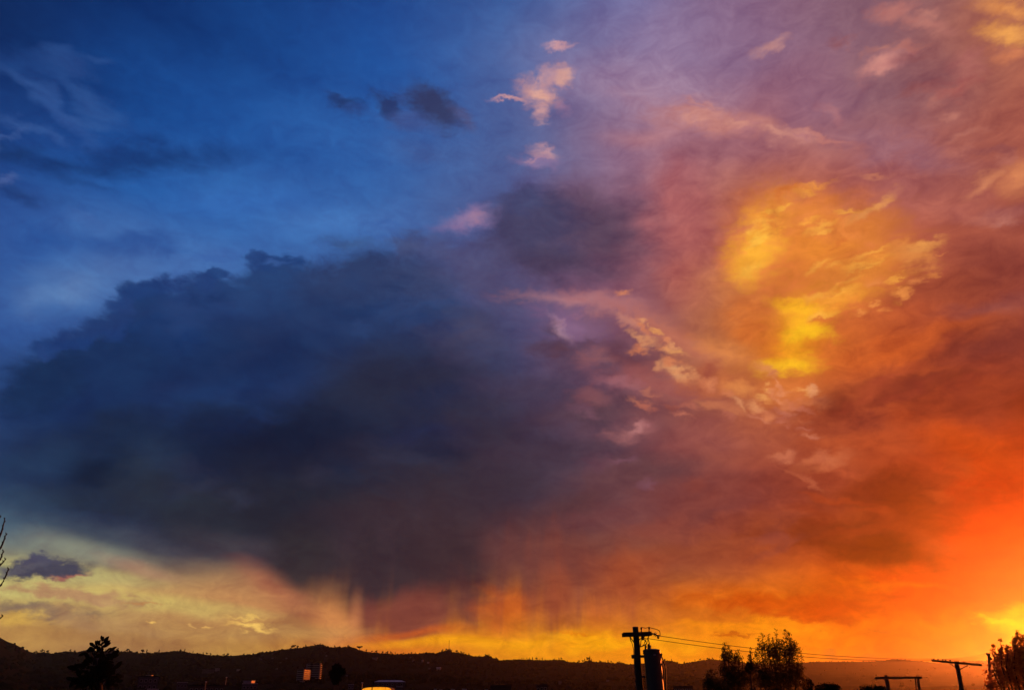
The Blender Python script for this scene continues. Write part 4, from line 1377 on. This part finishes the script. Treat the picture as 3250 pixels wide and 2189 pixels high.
MB().tube([P(2097, 2073, -.12), P(2099, 2084, -.12), P(2104, 2097, -.12), P(2109, 2110, -.12), P(2111, 2124, -.12), P(2112, 2150, -.12), P(2113, 2200, -.12)], .027, 8).build('service_cable', M['cable'], trf)
MB().tube([P(2096, 2096, -.14), P(2100, 2106, -.14), P(2104, 2116, -.14), P(2105, 2135, -.14), P(2103, 2165, -.14), P(2101, 2200, -.14)], .02, 8).build('service_cable', M['cable'], trf)

# ------------------------------------------------------------------ second pole, wooden frame, far pole and the wires
D2 = 55.0


def simple_pole(x0, y0, x1, y1, d, r0, r1, label):
    a, b_ = at(x0, y0, d), at(x1, y1, d)
    f = a + (b_ - a) * ((a.z + .4) / (a.z - b_.z))
    root = empty('utility_pole', Vector((f.x, f.y, 0)), label, 'utility pole')
    MB().tube([a, a.lerp(f, .3), a.lerp(f, .65), f], [r0, r0 * 1.1, r1, r1 * 1.1], 14).build('shaft', M['wood'], root, smooth=True)
    return root


pole2 = simple_pole(3035, 2097, 3053, 2189, D2, .13, .17, 'wooden utility pole with a long slanting cross arm beside the red-lit tree')
MB().beam(P(2956, 2094.5, 0, D2 + .2), P(3117, 2109.5, 0, D2 - .6), .1, .13).build('cross_arm', M['arm'], pole2)
for xa, ya, xb, yb in ((3012, 2105, 3038, 2124), (3068, 2110, 3042, 2124)):
    MB().beam(P(xa, ya, -.15, D2), P(xb, yb, -.12, D2), .012, .05).build('arm_brace', M['iron'], pole2)
tops2 = []
for x, y in ((2964, 2096), (2977, 2097), (2992, 2098.5), (3001, 2099.5), (3016, 2100.5), (3059, 2105)):
    MB().tube([P(x, y, 0, D2), P(x, y - 4, 0, D2)], .018, 6).build('insulator_pin', M['iron'], pole2)
    insulator(P(x, y - 2.5, 0, D2), P(x, y - 8, 0, D2), .055, pole2)
    tops2.append(P(x, y - 6.5, 0, D2))

D3 = 78.0
pole3 = simple_pole(3138, 2072, 3146, 2189, D3, .12, .16, 'distant utility pole with a tilted arm half lost in the red-lit tree')
MB().beam(P(3130.5, 2072, 0, D3 + .3), P(3148, 2092, 0, D3 - .3), .1, .14).build('cross_arm', M['arm'], pole3)
tops3 = []
for k in range(4):
    x, y = 3131.5 + 4.2 * k, 2073 + 5.2 * k
    insulator(P(x, y + 1, 0, D3), P(x, y - 2.5, 0, D3), .05, pole3)
    tops3.append(P(x, y - 1, 0, D3))

DF = 62.0
fr = empty('timber_frame', Vector((at(2816, 2189, DF).x, at(2816, 2189, DF).y, 0)), 'timber frame of two posts and a long beam left of the slanting-arm pole', 'timber frame')
for xa, ya, xb, yb, r_ in ((2811, 2141, 2820, 2189, .14), (2913, 2150, 2918, 2189, .09), (2905, 2151, 2908, 2189, .05)):
    a, b_ = at(xa, ya, DF), at(xb, yb, DF)
    f = a + (b_ - a) * ((a.z + .4) / (a.z - b_.z))
    MB().tube([a, a.lerp(f, .5), f], [r_, r_ * 1.1, r_ * 1.25], 12).build('post', M['wood'], fr, smooth=True)
MB().beam(P(2775, 2150.5, -.18, DF), P(2922, 2148.5, -.18, DF), .12, .15).build('beam', M['arm'], fr)


def wire(name, a, b_, sag, r, label, group=None, n=28):
    pts = []
    for k in range(n + 1):
        t = k / n
        p = a.lerp(b_, t)
        p.z -= sag * 4 * t * (1 - t)
        pts.append(p)
    o = MB().tube(pts, r, 5).build(name, M['cable'], None, origin=a)
    return tag(o, label, 'wire', group)


wire('overhead_wire', P(2092.6, 2018, -.2), tops2[0], .28, .013, 'upper overhead wire running from the transformer pole to the slanting arm')
wire('overhead_wire', P(2058, 2026, -.1), tops2[1] - Vector((0, 0, .05)), .34, .013, 'lower overhead wire running from the transformer pole to the slanting arm')
for k in range(4):
    wire('line_wire', tops2[min(k + 1, 5)], tops3[k], .12, .013, ('topmost', 'second highest', 'third highest', 'lowest')[k] + ' of four parallel wires between the slanting arm and the distant pole', 'parallel wires by the red-lit tree')
for k in range(4):
    e_ = at(3420, 2048 + k * 7, 96)
    wire('line_wire', tops3[k], e_, .12, .014, ('topmost', 'second highest', 'third highest', 'lowest')[k] + ' of four parallel wires running on behind the red-lit tree', 'parallel wires behind the red-lit tree')


# ------------------------------------------------------------------ trees
def leaf_cards(mb, c, r, n, size, rnd_, up=0.3):
    """n small leaf faces scattered round a twig end"""
    for _ in range(n):
        d = Vector((rnd_.gauss(0, 1), rnd_.gauss(0, 1), rnd_.gauss(0, 1))).normalized() * r * rnd_.random() ** .5
        p = c + d
        a = Vector((rnd_.gauss(0, 1), rnd_.gauss(0, 1), rnd_.gauss(up, 1))).normalized()
        b_ = a.cross(Vector((rnd_.gauss(0, 1), rnd_.gauss(0, 1), rnd_.gauss(0, 1)))).normalized()
        s = size * rnd_.uniform(.6, 1.3)
        mb.add([p - a * s, p + b_ * s * .42, p + a * s, p - b_ * s * .42], [(0, 1, 2, 3)])


def spray_tree(name, sprays, base, dist, label, leaf_mat, leaf=.1, dens=26, seed=1, low_mass=(), mass_leaf=.2, group=None):
    """open tree of upright leafy sprays; sprays: (x, top y, foot y, half width px, leaf density)"""
    rn = random.Random(seed)
    pxm = dist / F_PX
    b0 = at(base, 2189, dist)
    b0.z = -.2
    root = empty(name, b0, label, 'tree', group)
    trunk, limbs, leaves = MB(), MB(), MB()
    fork = Vector((b0.x, b0.y, b0.z + 3.2))
    trunk.tube([b0, b0.lerp(fork, .5) + Vector((.08, 0, 0)), fork], [.24, .19, .16], 10)
    for (x, yt, yb, hw, dn) in sprays:
        tip = at(x, yt, dist)
        ft = at(x + rn.uniform(-3, 3), yb, dist)
        off = rn.uniform(-.5, .5) * 1.6
        tip.y += off
        ft.y += off * .7
        mid = fork.lerp(ft, .55) + Vector((rn.uniform(-.2, .2), rn.uniform(-.2, .2), .2))
        L = (tip - ft).length
        limbs.tube([fork, mid, ft, ft.lerp(tip, .5) + Vector((rn.uniform(-.08, .08), 0, 0)), tip], [.09, .06, .04, .02, .006], 6)
        n = max(4, int(L / .16))
        for k in range(n):
            t = (k + rn.random()) / n
            c = ft.lerp(tip, t)
            w = hw * pxm * (1 - .75 * t ** 2)
            for q in range(3):
                d = Vector((rn.uniform(-1, 1) * w * 1.25, rn.uniform(-1, 1) * w, rn.uniform(.0, .25)))
                limbs.tube([c, c + d], [.012, .004], 3, cap=False)
                leaf_cards(leaves, c + d, .13 + .15 * w, int(dens * dn * rn.uniform(.2, .8)), leaf, rn, .6)
    for (x, y, rx, ry, n) in low_mass:
        c = at(x, y, dist)
        for _ in range(n):
            d = Vector((rn.gauss(0, .5), rn.gauss(0, .5), rn.gauss(0, .5)))
            if d.length > 1.1:
                continue
            leaf_cards(leaves, c + Vector((d.x * rx * pxm, d.y * rx * pxm, d.z * ry * pxm)), .3, 9, mass_leaf, rn, .2)
    trunk.build('trunk', M['bark'], root, smooth=True)
    limbs.build('limbs', M['bark'], root)
    leaves.build('crown', M[leaf_mat], root)
    return root


spray_tree('feathery_tree', [
    (2423, 2010, 2085, 9, .7), (2412, 2028, 2090, 8, .7), (2440, 2015, 2090, 9, .6), (2452, 2026, 2095, 9, .6), (2467, 1998, 2080, 5, .5), (2466, 2028, 2095, 9, .6),
    (2478, 2030, 2090, 8, .6), (2490, 2003, 2075, 10, .9), (2497, 2012, 2085, 10, .8), (2507, 2014, 2090, 8, .6), (2518, 2030, 2095, 10, .7), (2526, 2036, 2100, 9, .7),
    (2407, 2054, 2110, 8, .6), (2538, 2056, 2110, 8, .6), (2546, 2075, 2120, 7, .6), (2432, 2045, 2110, 10, .6), (2460, 2050, 2110, 10, .7), (2488, 2050, 2115, 11, .8),
    (2512, 2055, 2115, 10, .7), (2403, 2080, 2125, 8, .6)], 2475, 80.0, 'tall feathery tree of upright leafy sprays against the orange sky', 'leaf', .08, 13, 21,
    low_mass=[(2440, 2062, 30, 34, 90), (2475, 2070, 40, 34, 110), (2508, 2062, 32, 34, 110), (2475, 2108, 66, 22, 170), (2475, 2155, 74, 32, 520), (2530, 2135, 22, 30, 120), (2420, 2145, 30, 36, 180)], mass_leaf=.105)
spray_tree('feathery_tree', [
    (2303, 2043, 2095, 6, .8), (2299, 2056, 2100, 7, .8), (2314, 2052, 2100, 7, .6), (2322, 2066, 2108, 8, .7), (2344, 2066, 2108, 7, .5), (2337, 2074, 2112, 8, .6),
    (2291, 2080, 2118, 8, .6), (2310, 2074, 2115, 10, .8), (2351, 2086, 2118, 6, .5)], 2318, 84.0, 'shorter feathery tree left of the tall feathery tree, under the wires', 'leaf', .085, 18, 5,
    low_mass=[(2308, 2085, 16, 20, 50), (2335, 2092, 16, 16, 40), (2318, 2130, 40, 20, 200), (2325, 2165, 56, 26, 340), (2370, 2145, 36, 24, 130)], mass_leaf=.11)
spray_tree('thin_sapling', [(2381, 2064, 2104, 4, .55), (2385, 2072, 2108, 4, .4), (2376, 2080, 2110, 4, .4)], 2383, 82.0,
           'thin sapling standing between the two feathery trees', 'leaf', .085, 22, 9, low_mass=[(2383, 2118, 14, 14, 60)])
spray_tree('dark_bush', [(2250, 2124, 2160, 8, .9), (2262, 2128, 2165, 8, .9), (2242, 2140, 2170, 8, .8), (2275, 2136, 2170, 9, .9)], 2258, 72.0,
           'dark leafy bush at the foot of the shorter feathery tree', 'leaf', .08, 12, 13, low_mass=[(2256, 2170, 20, 20, 110), (2285, 2180, 26, 12, 80)], mass_leaf=.11)
spray_tree('red_lit_tree', [
    (3236, 2010, 2090, 12, 1.0), (3228, 2028, 2100, 12, .9), (3248, 2026, 2100, 12, 1.0), (3191, 2040, 2110, 7, .8), (3204, 2042, 2112, 8, .9), (3182, 2052, 2115, 6, .6),
    (3160, 2047, 2105, 5, .6), (3168, 2060, 2118, 7, .8), (3216, 2052, 2115, 10, .9), (3176, 2078, 2128, 10, .9), (3262, 2016, 2100, 12, 1.0), (3280, 2006, 2090, 12, 1.0),
    (3150, 2090, 2135, 7, .7), (3240, 2060, 2120, 12, 1.0)], 3225, 60.0, 'leafy tree with leaves coloured to glow red in the low sun, beside the parallel wires', 'leaf_glow', .10, 16, 33,
    low_mass=[(3215, 2110, 46, 30, 130), (3240, 2080, 34, 30, 100), (3180, 2140, 40, 30, 90), (3235, 2150, 60, 40, 200), (3150, 2176, 26, 14, 50)], mass_leaf=.12)
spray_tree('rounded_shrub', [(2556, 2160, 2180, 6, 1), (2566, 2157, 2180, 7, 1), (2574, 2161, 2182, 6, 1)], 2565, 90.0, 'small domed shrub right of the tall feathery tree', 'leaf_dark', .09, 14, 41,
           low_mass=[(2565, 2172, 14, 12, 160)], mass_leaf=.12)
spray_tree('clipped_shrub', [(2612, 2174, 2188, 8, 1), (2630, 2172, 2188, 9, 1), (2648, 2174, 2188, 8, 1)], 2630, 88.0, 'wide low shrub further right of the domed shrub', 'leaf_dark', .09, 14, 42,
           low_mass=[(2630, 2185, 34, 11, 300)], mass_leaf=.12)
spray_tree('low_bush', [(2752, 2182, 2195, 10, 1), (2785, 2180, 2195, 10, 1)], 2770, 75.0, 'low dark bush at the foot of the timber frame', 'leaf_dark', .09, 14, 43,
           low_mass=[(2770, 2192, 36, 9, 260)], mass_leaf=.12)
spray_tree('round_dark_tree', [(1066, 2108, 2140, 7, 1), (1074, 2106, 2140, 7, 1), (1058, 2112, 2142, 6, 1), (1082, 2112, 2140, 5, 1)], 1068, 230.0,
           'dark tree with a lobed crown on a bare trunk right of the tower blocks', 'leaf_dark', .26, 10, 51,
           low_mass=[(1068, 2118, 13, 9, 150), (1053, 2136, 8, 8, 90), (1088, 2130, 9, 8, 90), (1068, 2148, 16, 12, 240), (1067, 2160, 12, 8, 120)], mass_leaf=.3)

# big-leaved tree on the left
LD = 35.0
rn = random.Random(77)
lb = at(330, 2189, LD)
lb.z = -.2
blt = empty('big_leaved_tree', lb, 'dark tree with big paddle-shaped leaves rising above the left ridge', 'tree')


def L_(x, y, dy=0.0):
    p = at(x, y, LD)
    return Vector((p.x, p.y + dy, p.z))


trk = MB()
trk.tube([lb, L_(318, 2250), L_(316, 2160), L_(306, 2105), L_(298, 2062)], [.17, .13, .1, .06, .03], 10)
trk.build('trunk', M['bark'], blt, smooth=True)
br = MB()
STEMS = [[(298, 2062), (300, 2045), (305, 2040)], [(318, 2100), (321, 2064), (324, 2042), (325, 2024)], [(323, 2055), (330, 2046), (338, 2040)], [(306, 2105), (290, 2080), (284, 2058)],
         [(316, 2150), (345, 2120), (356, 2104)], [(310, 2140), (285, 2120), (266, 2110)], [(316, 2165), (345, 2150), (360, 2140)]]
for st in STEMS:
    br.tube([L_(x, y) for x, y in st], [.045, .03, .018, .012][:len(st)], 7)
br.build('branches', M['bark'], blt, smooth=True)
# one leaf blade, unit length along +y, cupped
lv, lf = [], []
prof = [(0, .03), (.12, .10), (.3, .21), (.52, .26), (.74, .21), (.9, .11), (1, .015)]
for t, w in prof:
    for s in (-1, -.5, 0, .5, 1):
        lv.append((s * w, t, .10 * abs(s) * w * 2 - .16 * t * t))
for i in range(len(prof) - 1):
    for k in range(4):
        lf.append((i * 5 + k, i * 5 + k + 1, (i + 1) * 5 + k + 1, (i + 1) * 5 + k))
leaf_me = bpy.data.meshes.new('leaf')
leaf_me.from_pydata(lv, [], lf)
leaf_me.materials.append(M['leaf_dark'])
for pl in leaf_me.polygons:
    pl.use_smooth = True


def leaf(a, tip, face):
    a, tip = Vector(a), Vector(tip)
    y = (tip - a)
    ln = y.length
    y.normalize()
    z = (Vector(face) - y * Vector(face).dot(y)).normalized()
    x = y.cross(z)
    o = bpy.data.objects.new('leaf', leaf_me)
    COL.objects.link(o)
    o.parent = blt
    mt = Matrix((x * ln, y * ln, z * ln)).transposed().to_4x4()
    mt.translation = a - lb
    o.matrix_basis = mt
    return o


# the leaves that stand clear of the ridge, base -> tip
for bx, by, tx_, ty in ((325, 2033, 321, 2016), (326, 2036, 328, 2017), (330, 2040, 344, 2016), (333, 2040, 341, 2024), (331, 2046, 348, 2029), (330, 2050, 351, 2037), (328, 2052, 350, 2040),
                        (324, 2054, 342, 2046), (326, 2050, 337, 2050), (320, 2042, 316, 2028), (318, 2046, 309, 2031), (309, 2046, 304, 2032), (306, 2048, 299, 2038), (300, 2050, 285, 2038),
                        (303, 2052, 290, 2044), (312, 2050, 318, 2036), (314, 2056, 296, 2052), (296, 2060, 280, 2054), (298, 2064, 286, 2050), (292, 2068, 277, 2056), (300, 2066, 288, 2058),
                        (306, 2058, 322, 2052), (310, 2062, 330, 2058), (316, 2050, 326, 2040), (322, 2044, 334, 2034), (312, 2060, 300, 2044)):
    leaf(L_(bx, by, rn.uniform(-.1, .1)), L_(tx_, ty, rn.uniform(-.08, .08)), (rn.uniform(-.35, .35), -1, rn.uniform(-.3, .5)))
for (cx_, cy_, rx, ry, n) in ((312, 2085, 36, 20, 40), (304, 2120, 52, 24, 60), (308, 2160, 66, 26, 80), (345, 2135, 24, 22, 20)):
    for _ in range(n):
        a = rn.uniform(0, 6.28)
        r_ = rn.random() ** .5
        q = L_(cx_ + rx * r_ * math.cos(a), cy_ + ry * r_ * math.sin(a), rn.uniform(-.6, .6))
        d = Vector((math.cos(a) + rn.gauss(0, .4), rn.gauss(0, .6), rn.gauss(.2, .6))).normalized() * rn.uniform(.24, .40)
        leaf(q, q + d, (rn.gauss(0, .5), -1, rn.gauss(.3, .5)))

# bare tree at the left edge, only its twig ends reach into view
BD = 8.0


def B_(x, y, dy=0.0):
    p = at(x, y, BD)
    return Vector((p.x, p.y + dy, p.z))


bf = B_(-560, 2189)
bf.z = -.2
bare = empty('bare_tree', bf, 'bare leafless tree whose thin budded twigs reach in at the left edge', 'tree')
MB().tube([bf, bf + Vector((.05, 0, 3)), bf + Vector((.0, .05, 6.2)), B_(-420, 2060)], [.16, .13, .1, .075], 10).build('trunk', M['bark'], bare, smooth=True)
joint = B_(-420, 2060)
mb = MB()
mb.tube([joint, B_(-260, 1985, .1), B_(-120, 1925), B_(-40, 1870)], [.06, .045, .03, .02], 8)
mb.tube([joint, B_(-330, 1900, -.2), B_(-180, 1820), B_(-70, 1760), B_(-25, 1735)], [.06, .045, .03, .02, .012], 8)
mb.tube([joint, B_(-430, 1850, .3), B_(-390, 1650), B_(-330, 1480)], [.06, .045, .03, .01], 8)
mb.build('branches', M['bark'], bare, smooth=True)
TWIGS = [[(-40, 1870), (-14, 1868), (4, 1855), (16, 1832), (23, 1815), (27, 1801)],
         [(-25, 1735), (-6, 1712), (4, 1690), (11, 1664), (16, 1642)],
         [(-40, 1775), (-10, 1756), (2, 1738), (11, 1718), (17, 1700), (21, 1693)],
         [(-60, 1810), (-12, 1790), (1, 1775), (7, 1758), (11, 1745)],
         [(-40, 1812), (-6, 1798), (4, 1789), (13, 1780), (18, 1772)],
         [(-60, 1968), (-14, 1965), (2, 1960), (10, 1953)],
         [(-20, 1660), (-4, 1646), (3, 1636)]]
for tw_ in TWIGS:
    m_ = MB()
    pts = [B_(x, y) for x, y in tw_]
    n = len(pts)
    m_.tube(pts, [.013 - .010 * k / (n - 1) for k in range(n)], 6)
    for k in range(1, n):                                    # buds
        for s in (.3, .75):
            q = pts[k - 1].lerp(pts[k], s)
            m_.lathe(q, q + Vector((.014 * (1 if s < .5 else -1), 0, .02)), [(0, .004), (.4, .006), (1, .001)], 5)
    m_.build('twig', M['bark'], bare)

# ------------------------------------------------------------------ evening haze over the valley
hz = MB().box((0, 500, 121), (19000, 19000, 246)).build('haze', M['hill'])
hm = bpy.data.materials.new('haze_air')
hm.use_nodes = True
ht = hm.node_tree
ht.nodes.clear()
vol = ht.nodes.new('ShaderNodeVolumePrincipled')
vol.inputs['Color'].default_value = (0.97, 0.95, 0.92, 1)
vol.inputs['Density'].default_value = 2.1e-5
vol.inputs['Anisotropy'].default_value = 0.885
ho = ht.nodes.new('ShaderNodeOutputMaterial')
ht.links.new(vol.outputs[0], ho.inputs['Volume'])
hz.data.materials[0] = hm
tag(hz, 'thin evening haze filling the valley air', 'haze', kind='stuff')
